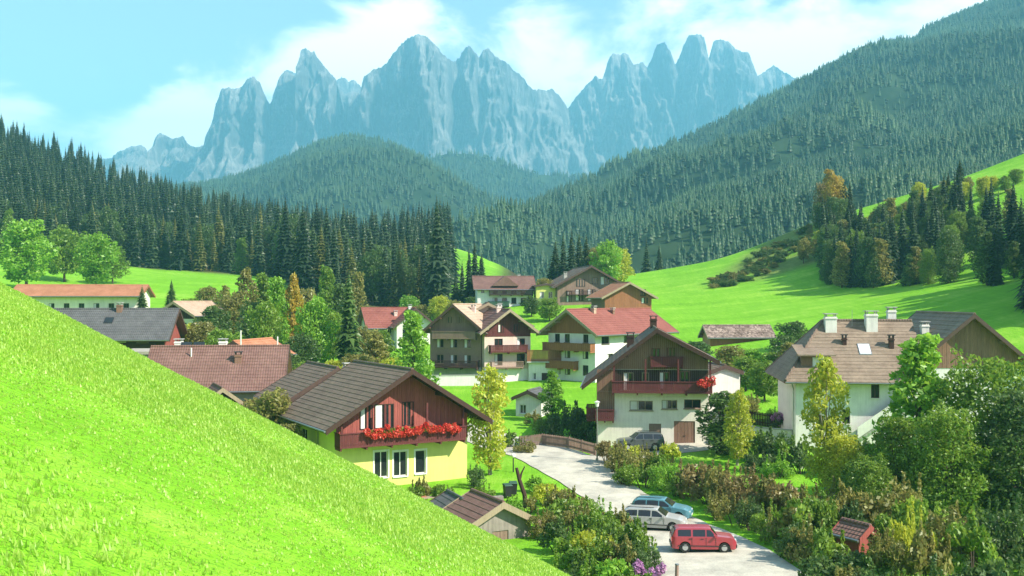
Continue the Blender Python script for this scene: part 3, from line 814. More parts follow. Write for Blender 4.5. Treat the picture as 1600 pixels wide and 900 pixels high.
    # roof
    def roof(s, mat, oe=1.0, og=1.2, ob=.8, th=.2, barge='brownpaint', course=.42, purlins=True, gutter='metal', ridge=True, oeL=None, under='brownwood', snow=False):
        oeL = oe if oeL is None else oeL
        mb = MB(); W, d, ru, rz = s.W, s.d, s.ru, s.rz_
        sl = [((rz - s.eL) / ru, -oeL, -1), ((rz - s.eR) / (W - ru), W + oe, 1)]
        s.slopes = sl; y0, y1 = -og, d + ob; top = th + .06
        for m_, xe, sg in sl:
            ze = rz - m_ * abs(xe - ru); n = max(4, int(abs(xe - ru) / course)); nrm = Vector((sg * m_, 1)).normalized()
            pts = []
            for k in range(n):
                for t, lift in ((k / n, .0), ((k + 1) / n, .03)):
                    x = ru + (xe - ru) * t; z = rz + (ze - rz) * t; pts.append((x + nrm.x * lift, z + top + nrm.y * lift))
            vs = [(x, y0, z) for x, z in pts] + [(x, y1, z) for x, z in pts]; q = len(pts)
            mb.add(vs, [((i, i + 1, q + i + 1, q + i) if sg < 0 else (i, q + i, q + i + 1, i + 1)) for i in range(q - 1)])
        r = tag(mb.build('roof', M[mat], s.root)); s.rf = r
        dk = MB()
        for m_, xe, sg in sl:
            ze = rz - m_ * abs(xe - ru); a, b = ((ru, rz), (xe, ze))
            dk.hexa([(a[0], y0 + .02, a[1] + .01), (b[0], y0 + .02, b[1] + .01), (b[0], y1 - .02, b[1] + .01), (a[0], y1 - .02, a[1] + .01)],
                    [(a[0], y0 + .02, a[1] + top - .01), (b[0], y0 + .02, b[1] + top - .01), (b[0], y1 - .02, b[1] + top - .01), (a[0], y1 - .02, a[1] + top - .01)])
        dk.build('roof_deck', M[under], r)
        for m_, xe, sg in sl:
            ze = rz - m_ * abs(xe - ru)
            for yy in (y0, y1):
                t = .05; ya, yb = (yy - t, yy) if yy == y0 else (yy, yy + t); bb = MB(); lo = -.12; hi = top + .075
                bb.hexa([(ru, ya, rz + lo), (xe, ya, ze + lo), (xe, yb, ze + lo), (ru, yb, rz + lo)], [(ru, ya, rz + hi), (xe, ya, ze + hi), (xe, yb, ze + hi), (ru, yb, rz + hi)])
                bb.build('barge_board', M[barge], r)
            if gutter:
                gb = MB(); gb.tube([(xe + sg * .09, y0, ze + top - .08), (xe + sg * .09, y1, ze + top - .08)], [.08, .08], 8); gb.build('gutter', M[gutter], r)
        if ridge:
            rb = MB(); rb.tube([(ru, y0, rz + top + .03), (ru, y1, rz + top + .03)], [.13, .13], 8); rb.build('ridge_cap', M[mat], r)
        if purlins:
            for t in (.0, .5, .93):
                for m_, xe, sg in sl:
                    if t == 0 and sg > 0: continue
                    x = ru + ((0 if sg < 0 else W) - ru) * t; z = rz - m_ * abs(x - ru)
                    pb = MB(); pb.box(x - .1, x + .1, y0 + .12, -.05, z - .26, z - .005); pb.build('purlin', M[under], r)
    def chimney(s, x, y, w, h, mat='whitepaint', cap='concrete'):
        z = s.roofz(min(max(x, 0), s.W)); mb = MB(); mb.box(x - w / 2, x + w / 2, y - w / 2, y + w / 2, z - .6, z + h); mb.box(x - w / 2 - .06, x + w / 2 + .06, y - w / 2 - .06, y + w / 2 + .06, z + h - .22, z + h - .1)
        c = mb.build('chimney', M[mat], s.root)
        mb = MB()
        for a in (-1, 1):
            for b in (-1, 1): mb.box(x + a * w * .4 - .05, x + a * w * .4 + .05, y + b * w * .4 - .05, y + b * w * .4 + .05, z + h, z + h + .25)
        mb.box(x - w / 2 - .1, x + w / 2 + .1, y - w / 2 - .1, y + w / 2 + .1, z + h + .25, z + h + .34)
        mb.build('chimney_cap', M[cap], c)
    def balcony(s, f, u0, u1, z, depth=1.2, rail=1.0, mat='winewood', solid=True, sides=True, posts=None, floor=None, z_in=.0):
        b = MB(); s.fbox(b, f, u0, u1, z - .16, z, .05, depth)
        k = max(2, int((u1 - u0) / 2.2))
        for i in range(k + 1):
            u = u0 + .1 + (u1 - u0 - .2) * i / k; s.fbox(b, f, u - .07, u + .07, z - .36, z - .165, .05, depth - .06)
        bal = b.build('balcony', M[floor or mat], s.root)
        rl = MB(); w = .17; n = max(2, int((u1 - u0) / w)); w = (u1 - u0) / n; gap = .012 if solid else .05
        for i in range(n): s.fbox(rl, f, u0 + i * w + gap, u0 + (i + 1) * w - gap, z - .1, z + rail - .06, depth - .05 + .008 * (i % 2), depth - .015 + .008 * (i % 2))
        if sides:
            m_ = max(2, int(depth / .17)); q = depth / m_
            for e in (u0, u1 - .035):
                for i in range(m_): s.fbox(rl, f, e, e + .035, z - .1, z + rail - .06, .05 + i * q * .95 + gap, .05 + (i + 1) * q * .95 - gap)
        tag(rl.build('railing', M[mat], bal), kind='stuff')
        h = MB(); s.fbox(h, f, u0 - .05, u1 + .05, z + rail - .06, z + rail + .02, depth - .1, depth + .06)
        if sides:
            for e in (u0 - .05, u1 - .05): s.fbox(h, f, e, e + .1, z + rail - .06, z + rail + .02, .05, depth - .105)
        h.build('handrail', M[mat], bal)
        if posts:
            for u in posts:
                pp = MB(); s.fbox(pp, f, u - .08, u + .08, z + .0, min(s.topz(f, min(max(u, .1), s.fr[f][3] - .1)) - .05, z + 3.2), depth - .25, depth - .1); pp.build('post', M[mat], bal)
        return bal
    def skylight(s, x, y, w=.8, h=1.1, mat='darkmetal', pane='glass'):
        m_ = (s.rz_ - s.eL) / s.ru if x < s.ru else -(s.rz_ - s.eR) / (s.W - s.ru)
        z = s.roofz(x) + .28; mb = MB(); a, b = x - h / 2, x + h / 2
        mb.hexa([(a, y - w / 2, z + m_ * (a - x)), (b, y - w / 2, z + m_ * (b - x)), (b, y + w / 2, z + m_ * (b - x)), (a, y + w / 2, z + m_ * (a - x))],
                [(a, y - w / 2, z + m_ * (a - x) + .1), (b, y - w / 2, z + m_ * (b - x) + .1), (b, y + w / 2, z + m_ * (b - x) + .1), (a, y + w / 2, z + m_ * (a - x) + .1)])
        k = mb.build('skylight', M[mat], s.root); mb = MB(); a, b = a + .07, b - .07; z += .105
        mb.hexa([(a, y - w / 2 + .07, z + m_ * (a - x)), (b, y - w / 2 + .07, z + m_ * (b - x)), (b, y + w / 2 - .07, z + m_ * (b - x)), (a, y + w / 2 - .07, z + m_ * (a - x))],
                [(a, y - w / 2 + .07, z + m_ * (a - x) + .01), (b, y - w / 2 + .07, z + m_ * (b - x) + .01), (b, y + w / 2 - .07, z + m_ * (b - x) + .01), (a, y + w / 2 - .07, z + m_ * (a - x) + .01)])
        mb.build('pane', M[pane], k)

def leaf_cloud(rs, c, r, n, size, shell=.55):
    """n small leaf faces filling an ellipsoid; returns (n*4,3) corners"""
    d = rs.normal(size=(n, 3)); d /= np.linalg.norm(d, axis=1)[:, None]
    rad = shell + (1 - shell) * rs.random(n) ** .6
    rad = np.where(rs.random(n) < .3, rs.random(n) ** .4, rad)
    c = np.asarray(c) + d * rad[:, None] * np.asarray(r)
    a = rs.normal(size=(n, 3)) + d * .3; a /= np.linalg.norm(a, axis=1)[:, None]
    nn = d + .9 * rs.normal(size=(n, 3)) + np.array([0, 0, .35]); b = np.cross(nn, a); b /= (np.linalg.norm(b, axis=1)[:, None] + 1e-6)
    s = size * (.6 + .8 * rs.random(n))[:, None]
    a = a * s; b = b * s * .55
    return np.stack([c - a, c - b * .9 + a * .1, c + a, c + b * .9 + a * .1], 1).reshape(-1, 3)
def cloud_mesh(name, V, mat):
    V = np.concatenate(V) if isinstance(V, list) else V
    return np_mesh(name, V, np.arange(len(V)).reshape(-1, 4), mat)

def flower_trough(h, f, u0, u1, z, n0, label, seed, petals='petal_red'):
    """a trough of hanging flowers; a thing of its own hung on a balcony rail"""
    rs = np.random.default_rng(seed)
    P = Vector(h.p(f, (u0 + u1) / 2, z, n0)); loc = h.root.matrix_basis @ P
    D = h.fr[f][1]; ang = h.a + math.atan2(D[1], D[0]); t = empty('flower_trough', loc, ang, label, 'flowers', 'flower troughs on balconies'); L = u1 - u0
    mb = MB(); mb.box(-L / 2, L / 2, -.12, .12, 0, .18); mb.build('trough', M['terracotta'], t)
    V = [leaf_cloud(rs, (x, -.05, .2), (.28, .24, .26), 70, .09) for x in np.arange(-L / 2 + .1, L / 2, .22)]
    link('foliage', cloud_mesh('foliage', V, M['leaf_green']), t)
    V = [leaf_cloud(rs, (x + rs.normal() * .08, -.14 + rs.normal() * .05, .16 + rs.normal() * .16), (.27, .2, .30), 95, .10) for x in np.arange(-L / 2, L / 2 + .05, .15)]
    link('blossom', cloud_mesh('blossom', V, M[petals]), t)
    return t

# ---- yellow house with the flower balcony
h = House('yellow_house', 'yellow house with red-brown wooden gable and long balcony of red geraniums', 525, 84, 29, 12.0, 11.5, -16.0, -9.7, -6.0, 'yellow')
zb = h.uz('F', 600, 693, 1.1)[1]
h.winpx('F', 585, 706, 606, 745, surround='white', bars=1)
h.winpx('F', 615, 706, 636, 743, surround='white', bars=1)
h.winpx('F', 649, 704, 665, 739, surround='white', bars=0)
h.clad('F', zb - .12, 'redwood')
for a in ((562, 634, 582, 670), (585, 632, 615, 668), (628, 628, 646, 664)): h.winpx('F', *a, proud=True, frame='darkwood', sill=False, bars=1, name='balcony_door', curtain=(a[0] == 562))
h.winpx('L', 470, 668, 480, 690, bars=1)
h.walls(); h.roof('tile_brown', oe=1.5, og=1.9, ob=.6, barge='darkwood', under='darkwood')
h.balcony('F', -.15, 11.2, zb, 1.4, 1.05, 'winewood', posts=[.05, 3.8, 7.6, 11.0])
mb = MB(); mb.box(-.04, .04, -.07, .0, -.5, 6.0); pp = mb.build('downpipe', M['metal'], h.root); pp.location = (-.06, 4.5, 0)
for i, (a, b) in enumerate(((2.0, 3.5), (3.7, 5.3), (5.4, 6.6), (7.0, 8.6), (9.0, 10.2))):
    flower_trough(h, 'F', a, b, zb + .85, 1.55, ('leftmost', 'second from left', 'middle', 'second from right', 'rightmost')[i] + ' trough of red geraniums on the yellow house balcony', 50 + i)
YH = h
# lower roof behind the yellow house
h = House('house', 'low brown-roofed annexe behind the yellow house', 452, 97, 27, 9, 9, -15.5, -9.4, -6.7, 'greyplaster')
h.walls(); h.roof('tile_brown', og=.8); h.chimney(6.8, 3.5, .65, 1.5, 'white')
h.winpx('F', 462, 640, 474, 655)

# ---- chalet with cream ground floors
h = House('chalet', 'brown wooden chalet with cream lower walls and wine-red balconies', 933, 103, -6, 11.0, 13, -14.4, -7.6, -3.05, 'cream', eave_r=-5.7, ru=5.9)
zb = h.uz('F', 1030, 612, 1.3)[1]; zg = h.uz('F', 1030, 577)[1]
h.winpx('F', 984, 626, 1020, 641, bars=2, frame='palewood', curtain=True); h.winpx('F', 1034, 625, 1058, 639, bars=2, frame='palewood', curtain=True); h.winpx('F', 1069, 624, 1095, 638, bars=1, frame='brownwood')
u0, _ = h.uz('F', 1053, 690); u1, _ = h.uz('F', 1086, 690); h.door('F', u0, -.1, u1, h.uz('F', 1070, 658)[1], 'brownwood', 'garage_door')
u0, _ = h.uz('F', 1014, 690); u1, _ = h.uz('F', 1033, 690); h.door('F', u0, 0.0, u1, h.uz('F', 1024, 662)[1], 'greywood')
zl = h.uz('F', 945, 652)[1]
h.clad('F', zl, 'brownwood', 0, 1.75, z1=zb - .12)
h.clad('F', zb - .1, 'darkwood', 1.6, 11.0, z1=zg - .05); h.clad('F', zb - .1, 'brownwood', 0, 1.6, z1=zg - .05)  # flat dark boards stand in for the shade of the recessed loggia
h.clad('F', zg, 'brownwood')
for a in ((974, 582, 990, 610), (1003, 582, 1014, 596), (1030, 581, 1046, 608), (1062, 580, 1078, 606)): h.winpx('F', *a, proud=True, frame='palewood' if a[0] < 1010 else 'brownwood', sill=False, name='balcony_door')
h.winpx('F', 1018, 544, 1031, 558, proud=True, frame='winewood', sill=False); h.winpx('F', 1042, 543, 1055, 557, proud=True, frame='winewood', sill=False)
h.clad('L', 4.2, 'brownwood')
h.walls(); h.roof('tile_brown', oe=1.0, oeL=1.5, og=1.6, ob=1., barge='darkwood', under='darkwood')
h.balcony('F', 1.5, 11.3, zb, 1.5, 1.0, 'winewood', posts=[1.7, 4.8, 8.0, 11.1]); h.balcony('F', -.15, 1.7, zl - .1, .9, .95, 'winewood')
h.balcony('F', 5.3, 8.5, h.uz('F', 1030, 571, .9)[1], .9, .85, 'winewood')
h.balcony('L', 9.0, 12.8, 2.6, 1.1, 1.0, 'winewood')
h.chimney(3.4, 6.0, .75, 1.3, 'darkwood', 'darkmetal'); h.chimney(5.9, 9.0, .7, 1.1, 'darkwood', 'darkmetal')
flower_trough(h, 'F', 10.0, 11.3, zb + .8, 1.65, 'trough of dark red geraniums at the right end of the chalet balcony', 71)
CH = h
h = House('annexe', 'small white flat-fronted annexe right of the wooden chalet', 1108, 113, 10, 3.6, 5, -14, -8.0, -7.4, 'white')
h.walls(); h.roof('tile_brown', oe=.3, og=.3, ob=.3, purlins=False); h.winpx('F', 1118, 620, 1128, 640)

# ---- right house: hipped roof, three white chimneys
def hipped_house():
    hh = House('hipped_house', 'long white house with hipped tan roof and white chimneys at right', 1243, 99, -97, 12.5, 11.6, -15.2, -7.1, -2.3, 'bluewhite', corner='FR')
    # local x runs away from the camera to its right side; the long eave side is face R
    hh.winpx('R', 1361, 600, 1374, 622, surround='white', frame='brownpaint'); hh.winpx('R', 1395, 596, 1408, 618, surround='white', frame='brownpaint')
    hh.winpx('R', 1316, 640, 1328, 662, surround='white', frame='brownpaint'); hh.winpx('R', 1270, 648, 1284, 672, surround='white', frame='brownpaint')
    hh.winpx('R', 1268, 600, 1282, 622, surround='white', frame='brownpaint')
    W, d, ru, rz, e = hh.W, hh.d, hh.ru, hh.rz_, hh.eL; low = -2
    mb = MB()
    # plain walls with openings; gable triangles are replaced by the hip
    keep = hh.rz_; hh.rz_ = e + .01; hh.walls(); hh.rz_ = keep
    o = 1.1; m_ = (rz - e) / ru; ze = e - m_ * o; hipd = 3.6; n = 18; t = .24
    mb = MB()
    def quadstrip(a0, a1, b0, b1):          # a: ridge edge, b: eave edge, stepped courses
        a0, a1, b0, b1 = map(Vector, (a0, a1, b0, b1)); nr = (a1 - a0 if (a1 - a0).length > .01 else b1 - b0).cross(b0 - a0).normalized()
        if nr.z < 0: nr = -nr
        L = []
        for k in range(n):
            for q, lift in ((k / n, 0), ((k + 1) / n, .03)): L.append((a0.lerp(b0, q) + nr * (t + lift), a1.lerp(b1, q) + nr * (t + lift)))
        vs = [p for x in L for p in x]; mb.add(vs, [(2 * i, 2 * i + 1, 2 * i + 3, 2 * i + 2) for i in range(len(L) - 1)])
    ra, rb = (ru, hipd, rz), (ru, d + .8, rz)
    quadstrip(ra, rb, (W + o, -o, ze), (W + o, d + .8, ze)); quadstrip(ra, rb, (-o, -o, ze), (-o, d + .8, ze)); quadstrip(ra, ra, (-o, -o, ze), (W + o, -o, ze))
    r = mb.build('roof', M['tile_tan'], hh.root)
    dk = MB(); P = [(-o, -o, ze), (W + o, -o, ze), (W + o, d + .8, ze), (-o, d + .8, ze), ra, rb]
    dk.add(P + [(x, y, z + .2) for x, y, z in P], [(0, 1, 4), (1, 2, 5, 4), (3, 0, 4, 5), (0, 3, 9, 6), (1, 0, 6, 7), (2, 1, 7, 8), (7, 6, 10), (8, 7, 10, 11), (6, 9, 11, 10)])
    dk.build('roof_deck', M['brownwood'], r)
    for nm, a, b in (('ridge_cap', ra, rb), ('hip_cap', ra, (W + o, -o, ze)), ('hip_cap', ra, (-o, -o, ze))):
        q = MB(); up = Vector((0, 0, t + .07)); q.tube([Vector(a) + up, Vector(b) + up], [.15, .15], 8); q.build(nm, M['tile_brown'], r)
    q = MB(); q.tube([(W + o + .09, -o, ze + .12), (W + o + .09, d + .8, ze + .12)], [.09, .09], 8); q.build('gutter', M['metal'], r)
    q = MB(); q.tube([(W + o + .09, -.5, ze + .1), (W + .1, -.2, ze - .6), (W + .1, -.2, -1)], [.06, .06, .06], 8); q.build('downpipe', M['metal'], hh.root)
    # dormer
    y0, y1 = .6, 3.4; x = W - .6; z = e + m_ * .6
    q = MB(); q.box(x - 3, x, y0, y1, z - .2, z + 1.3); dm = q.build('dormer', M['brownwood'], hh.root)
    q = MB(); q.box(x, x + .06, y0 + 1.1, y0 + 2.2, z + .25, z + 1.15); q.build('window', M['whitepaint'], dm)
    q = MB(); q.box(x + .06, x + .07, y0 + 1.2, y0 + 2.1, z + .33, z + 1.07); q.build('pane', M['headlight'], dm)
    q = MB(); q.hexa([(x - 3.4, y0 - .4, z + 2.1), (x + .7, y0 - .4, z + 1.3), (x + .7, y1 + .4, z + 1.3), (x - 3.4, y1 + .4, z + 2.1)], [(x - 3.4, y0 - .4, z + 2.25), (x + .7, y0 - .4, z + 1.45), (x + .7, y1 + .4, z + 1.45), (x - 3.4, y1 + .4, z + 2.25)])
    q.build('dormer_roof', M['tile_tan'], dm)
    hh.chimney(7.3, 4.2, 1.1, 1.5, 'white'); hh.chimney(7.2, 8.2, 1.1, 1.7, 'white'); hh.chimney(5.4, 10.6, .8, 2.0, 'white'); hh.chimney(9.6, 9.6, .45, 1.2, 'darkwood', 'darkmetal'); hh.chimney(9.2, 5.2, .4, .9, 'darkwood', 'darkmetal')
    q = MB(); q.tube([(7.0, 6.4, rz - .8), (7.0, 6.4, rz + 1.4)], [.03, .02], 6); q.build('antenna', M['metal'], hh.root)
    for (sx, sy) in ((9.9, 7.0), (9.8, 11.8)): hh.skylight(sx, sy, 1.2, 1.3, 'metal', 'headlight')
    # outside stair with pale parapet
    q = MB(); a = Vector((W + .9, 5.6, 2.6)); b = Vector((W + .9, 11.2, 6.6))
    for k in range(16):
        c = a.lerp(b, k / 16); q.box(W + .1, W + .8, c.y, c.y + .6, c.z - .5, c.z - .1)
    st = q.build('outside_stair', M['concrete'], hh.root)
    q = MB(); q.hexa([a + Vector((0, 0, -.5)), b + Vector((0, 0, -.5)), b + Vector((.12, 0, -.5)), a + Vector((.12, 0, -.5))], [a + Vector((0, 0, .6)), b + Vector((0, 0, .6)), b + Vector((.12, 0, .6)), a + Vector((.12, 0, .6))]); q.build('parapet', M['white'], st)
    return hh
RH = hipped_house()
h = House('house_wing', 'right gabled wing of the white house with tan roof, behind the tall trees', 1428, 97.5, -4, 10.5, 15, -15.0, -6.0, -1.5, 'bluewhite', cat='house')
for u in (1.2, 4.4, 7.6): h.win('F', u, 5.2, u + 1.2, 6.7, frame='brownpaint', surround='white'); h.win('F', u, 2.0, u + 1.2, 3.5, frame='brownpaint', surround='white')
h.clad('F', 8.6, 'brownwood'); h.walls(); h.roof('tile_tan', oe=1.0, og=1.0, barge='brownpaint'); h.chimney(2.6, 5, .7, 1.4, 'white')

# ---- white three-storey house with red roof
h = House('white_house', 'white three-storey house with pinkish-red tiled roof and gable balconies', 930, 145, -40, 8.4, 20, -12.2, -4.3, -1.5, 'bluewhite', corner='FR')
for z in (1.2, 3.6):
    for u in (1.2, 3.0, 6.2): h.win('F', u, z + .3, u + 1.0, z + 1.8, frame='brownpaint', sill=False)
h.win('F', 1.2, 6.2, 2.1, 7.4, frame='brownpaint'); h.win('F', 3.0, 6.2, 3.9, 7.4, frame='brownpaint'); h.win('F', 6.3, 6.2, 7.2, 7.4, frame='brownpaint')
h.clad('F', 7.5, 'orangewood')
for a in ((940, 524, 952, 537), (975, 522, 985, 534), (948, 553, 958, 572), (975, 548, 985, 562), (1000, 520, 1009, 531)): h.winpx('R', *a, frame='brownpaint')
h.walls(); h.roof('tile_red', oe=1.2, og=1.3, barge='palewood', under='palewood')
h.balcony('F', -.2, 8.4, 5.2, 1.2, .95, 'orangewood'); h.balcony('F', -.2, 5.5, 2.6, 1.3, .95, 'orangewood')
h.chimney(4.9, 4.5, .6, .9, 'tile_beige'); h.chimney(5.2, 9.0, .5, .8, 'brownwood')

# ---- hotel: brown gabled wing and pink-white wing
h = House('hotel_wing', 'brown wooden gabled guesthouse wing with pale roof slope', 672, 151, -14, 7.8, 13, -11.9, -4.0, -.8, 'greywood', cat='guesthouse')
h.band('F', -.05, 7.85, -.2, 2.2, 'greyplaster', .3, 'plinth')
for z, n in ((2.7, 3), (5.0, 3)):
    for k in range(n): h.win('F', 1.0 + k * 2.1, z, 2.1 + k * 2.1, z + 1.3, frame='palewood', bars=1)
for k in range(2): h.win('F', 2.6 + k * 1.5, 8.6, 3.4 + k * 1.5, 9.6, proud=True, frame='brownwood', sill=False)
for k in range(3): h.win('R', 1.0 + k * 2.4, 5.2, 2.0 + k * 2.4, 6.6, frame='palewood')
h.clad('F', 6.6, 'greywood'); h.walls(); h.roof('tile_beige', oe=1.1, og=1.3, barge='brownpaint')
h.balcony('F', .6, 7.2, 6.5, 1.0, .95, 'greywood'); h.balcony('F', .2, 7.6, 2.3, 1.6, .9, 'darkwood', solid=False); h.chimney(5.2, 5, .6, 1.0, 'pink')
h = House('hotel_wing', 'pink and white guesthouse wing with wine-red wooden gable', 757, 148, 17, 7.0, 11, -12.3, -4.1, -1.5, 'pink', cat='guesthouse')
h.band('F', -.05, 7.05, -.5, 2.4, 'white', .12, 'plinth')
for z in (2.9, 5.1):
    for u in (1.5, 4.9): h.win('F', u, z, u + 1.25, z + 1.7, frame='winewood', sill=False)
h.clad('F', 7.1, 'winewood')
for u in (2.0, 4.4): h.win('F', u, 7.7, u + .9, 8.9, proud=True, frame='darkwood', sill=False)
h.win('L', 6, 5, 7, 6.3); h.win('L', 2.5, 5, 3.5, 6.3)
u0 = 5.6; h.door('F', u0, 0, u0 + .9, 2.0, 'darkwood')
h.walls(); h.roof('tile_redbrown', oe=1.0, og=1.3, barge='palewood', under='palewood')
h.balcony('F', .6, 6.2, 5.0, 1.2, .9, 'winewood'); h.balcony('F', .8, 5.6, 2.7, 1.0, .8, 'greywood', solid=False)
h.chimney(3.0, 3.0, .6, 1.0, 'pink')
h = House('hotel_link', 'red-roofed middle wing joining the two guesthouse gables', 702, 158, 4, 12, 8, -12, -3.6, -.6, 'pink', cat='guesthouse')
h.walls(); h.roof('tile_redbrown', og=.9, barge='palewood'); h.chimney(8, 3, .6, .9, 'white')
h = House('garage', 'flat garage with red-brown parapet between guesthouse and white house', 826, 149, 3, 4.6, 6, -12.4, -9.0, -8.9, 'white')
u0 = 1.9; h.door('F', u0, -.1, u0 + 2.0, 1.9, 'darkwood', 'garage_door'); h.win('F', .5, .9, 1.1, 1.9)
h.walls(); mb = MB(); mb.box(-.3, 4.9, -.5, 6.2, 3.4, 3.6); mb.build('roof', M['concrete'], h.root)
h.balcony('F', -.25, 4.85, 3.75, .4, 1.5, 'orangewood')
h = House('shed', 'small grey-roofed shed with pale walls on the lawn below the guesthouse', 806, 122, -20, 3.2, 4.0, -14.0, -11.6, -10.9, 'bluewhite')
h.winpx('F', 812, 632, 822, 646); h.walls(); h.roof('tile_grey', oe=.4, og=.4, ob=.3, purlins=False)

# ---- houses higher up
h = House('house', 'white house with pinkish-red roof left of the guesthouse', 577, 192, -70, 7.5, 9.0, -10.6, -4.6, -1.6, 'bluewhite', corner='FR')
for a in ((585, 514, 592, 524), (605, 514, 612, 524), (588, 530, 596, 545)): h.winpx('R', *a)
h.walls(); h.roof('tile_red', oe=1.0, og=.8); h.chimney(5.5, 5.5, .6, .8, 'pink')
h = House('house', 'white gabled house with blue-grey windows behind the tall green birch', 620, 188, 14, 6.8, 8, -10.2, -4.4, -1.6, 'bluewhite')
for u in (1, 4.2):
    for z in (1, 3.6): h.win('F', u, z, u + 1.4, z + 1.4)
h.walls(); h.roof('tile_red', oe=.8, og=.9); h.chimney(3, 4, .55, .9, 'white')
h = House('house', 'upper white house with broad dark red roof and dark balconies', 746, 228, -84, 9.5, 12.5, -3.0, 2.8, 5.3, 'bluewhite', corner='FR')
zt = h.uz('R', 790, 463)[1]
for k in range(4): h.win('R', 3.4 + k * 2.1, zt - 1.6, 4.5 + k * 2.1, zt - .3, frame='brownpaint'); h.win('R', 3.4 + k * 2.1, zt + .6, 4.5 + k * 2.1, zt + 1.9, frame='brownpaint')
h.win('R', .8, zt + .7, 1.6, zt + 1.7)
h.walls(); h.roof('tile_redbrown', oe=1.0, og=.9); h.balcony('R', 2.6, 12.4, zt + .4, 1.2, .95, 'darkwood', solid=False); h.balcony('R', 2.4, 7.0, zt - 2.0, 1.3, .9, 'greenpaint')
g2 = MB(); x0, x1, yc, hw = 4.75, 10.3, 6.2, 3.0; ze_, zr_ = 6.3, 8.6
g2.add([(x1, yc - hw, ze_), (x1, yc + hw, ze_), (x1, yc, zr_), (x0, yc, zr_), (x0, yc - hw, ze_), (x0, yc + hw, ze_)], [(0, 1, 2), (0, 2, 3, 4), (1, 5, 3, 2)])
g2.build('cross_gable', M['tile_redbrown'], h.root); h.chimney(3.4, 10, .6, 1.2, 'white')
h = House('house', 'small cream house with flat pale roof beside the dark barn', 838, 226, 4, 4.6, 6, -1.6, 3.2, 3.5, 'yellow')
h.win('F', .8, 2.2, 1.7, 3.6); h.win('F', 2.7, 2.2, 3.6, 3.6); h.walls(); h.roof('tile_beige', oe=.5, og=.5, purlins=False)
h = House('barn', 'large weathered dark wooden barn with broad gable above the red roof', 871, 224, 9, 14.6, 15, -2.6, 3.4, 7.4, 'greywood', cat='barn')
h.clad('F', 0, 'greywood', pw=.3); h.walls()
for a in ((885, 455, 893, 472), (899, 452, 912, 470), (918, 452, 930, 470), (900, 436, 914, 448), (938, 432, 952, 445), (925, 434, 934, 444)): h.winpx('F', *a, proud=True, frame='darkwood', sill=False, name='hatch', bars=0)
h.roof('tile_brown', oe=1.2, og=1.6, barge='brownpaint', under='darkwood'); h.balcony('F', 2.0, 12.5, 4.0, 1.1, .8, 'darkwood', solid=False)
h.chimney(2.6, 4, .7, 1.3, 'greyplaster')
h = House('house', 'small brown gabled house with pale roof edges right of the dark barn', 945, 207, 13, 10.0, 9, -2.0, .9, 3.5, 'brownwood')
h.clad('F', .0, 'orangewood', pw=.28); h.walls(); h.winpx('F', 1000, 452, 1009, 462, proud=True, frame='darkwood'); h.winpx('F', 1002, 465, 1012, 474, proud=True, frame='darkwood', sill=False)
h.roof('tile_orange', oe=1.0, og=1.1, barge='palewood', under='orangewood')
h = House('barn', 'low orange-brown barn with patched grey roof at the foot of the meadow', 1110, 166, -86, 5.0, 9.9, -9.2, -5.8, -4.3, 'orangeplaster', cat='barn', corner='FR')
h.walls(); h.roof('tile_patchy', oe=.7, og=.6, barge='palewood'); h.clad('R', 1.6, 'orangewood'); h.winpx('R', 1140, 533, 1150, 541)

# ---- left edge
h = House('house', 'long cream house with orange roof at the left edge below the meadow', 20, 205, -84, 9, 24.5, -3.2, 1.2, 3.0, 'cream', corner='FR')
for k in range(7): h.win('R', 4 + k * 2.9, 1.3, 5.1 + k * 2.9, 2.7, frame='brownpaint'); 
h.walls(); h.roof('tile_orange', oe=1.3, og=.8, barge='orangewood'); h.balcony('R', 15, 24, .6, 1.2, .9, 'palewood')
h = House('house', 'house with wide dark grey roof and dark wooden walls at the left edge', 60, 138, -86, 8.5, 16.6, -9.6, -4.6, -1.4, 'darkwood', corner='FR')
h.winpx('R', 185, 526, 196, 534, frame='whitepaint'); h.winpx('R', 214, 526, 232, 535, frame='greywood')
h.walls(); h.clad('B', 0, 'redwood'); h.roof('tile_grey', oe=1.2, og=.8, ob=1.0); h.chimney(4.6, 9.5, .7, 1.1, 'brownwood'); h.skylight(6.4, 8.6, 1.2, 1.0)
h = House('house', 'small house with pale beige roof behind the dark grey roof', 252, 172, -18, 6.4, 9, -7.4, -2.2, -.4, 'cream')
h.win('F', 2.0, 2.6, 3.0, 3.8); h.win('F', 4.0, 2.6, 5.0, 3.8); h.clad('F', 4.4, 'darkwood'); h.walls(); h.roof('tile_beige', oe=1.0, og=1.2, barge='palewood')
h = House('house', 'large red-brown tiled roof house beside the near hillside edge', 232, 108, -82, 9.6, 13.4, -14.0, -8.9, -5.3, 'cream', corner='FR')
h.walls(); h.roof('tile_redbrown', oe=1.2, og=.7, ob=.8); h.chimney(6.9, 8.9, .7, 1.0, 'brownwood', 'darkmetal')
for p in ((4.8, 8.9, 2.0), (4.8, 12.9, 1.3), (6.2, 3.8, 1.2)):
    q = MB(); z = h.roofz(p[0]); q.tube([(p[0], p[1], z), (p[0], p[1], z + p[2])], [.08, .08], 8); q.build('vent_pipe', M['whitepaint'], h.root)
h = House('porch', 'small dark gabled porch in front of the red-brown roof', 322, 101, 24, 3.0, 5, -14, -10.0, -8.9, 'darkwood')
h.winpx('F', 335, 615, 345, 630); h.walls(); h.roof('tile_redbrown', oe=.6, og=.7, barge='palewood', purlins=False)
h = House('house', 'low building with flat gravel roof behind the red-brown roof', 180, 122, -86, 8, 13.5, -12, -6.5, -6.3, 'greyplaster', corner='FR')
h.walls(); mb = MB(); mb.box(-.3, 8.3, -.3, 13.8, 5.6, 5.95); rf = mb.build('roof', M['flatroof'], h.root)
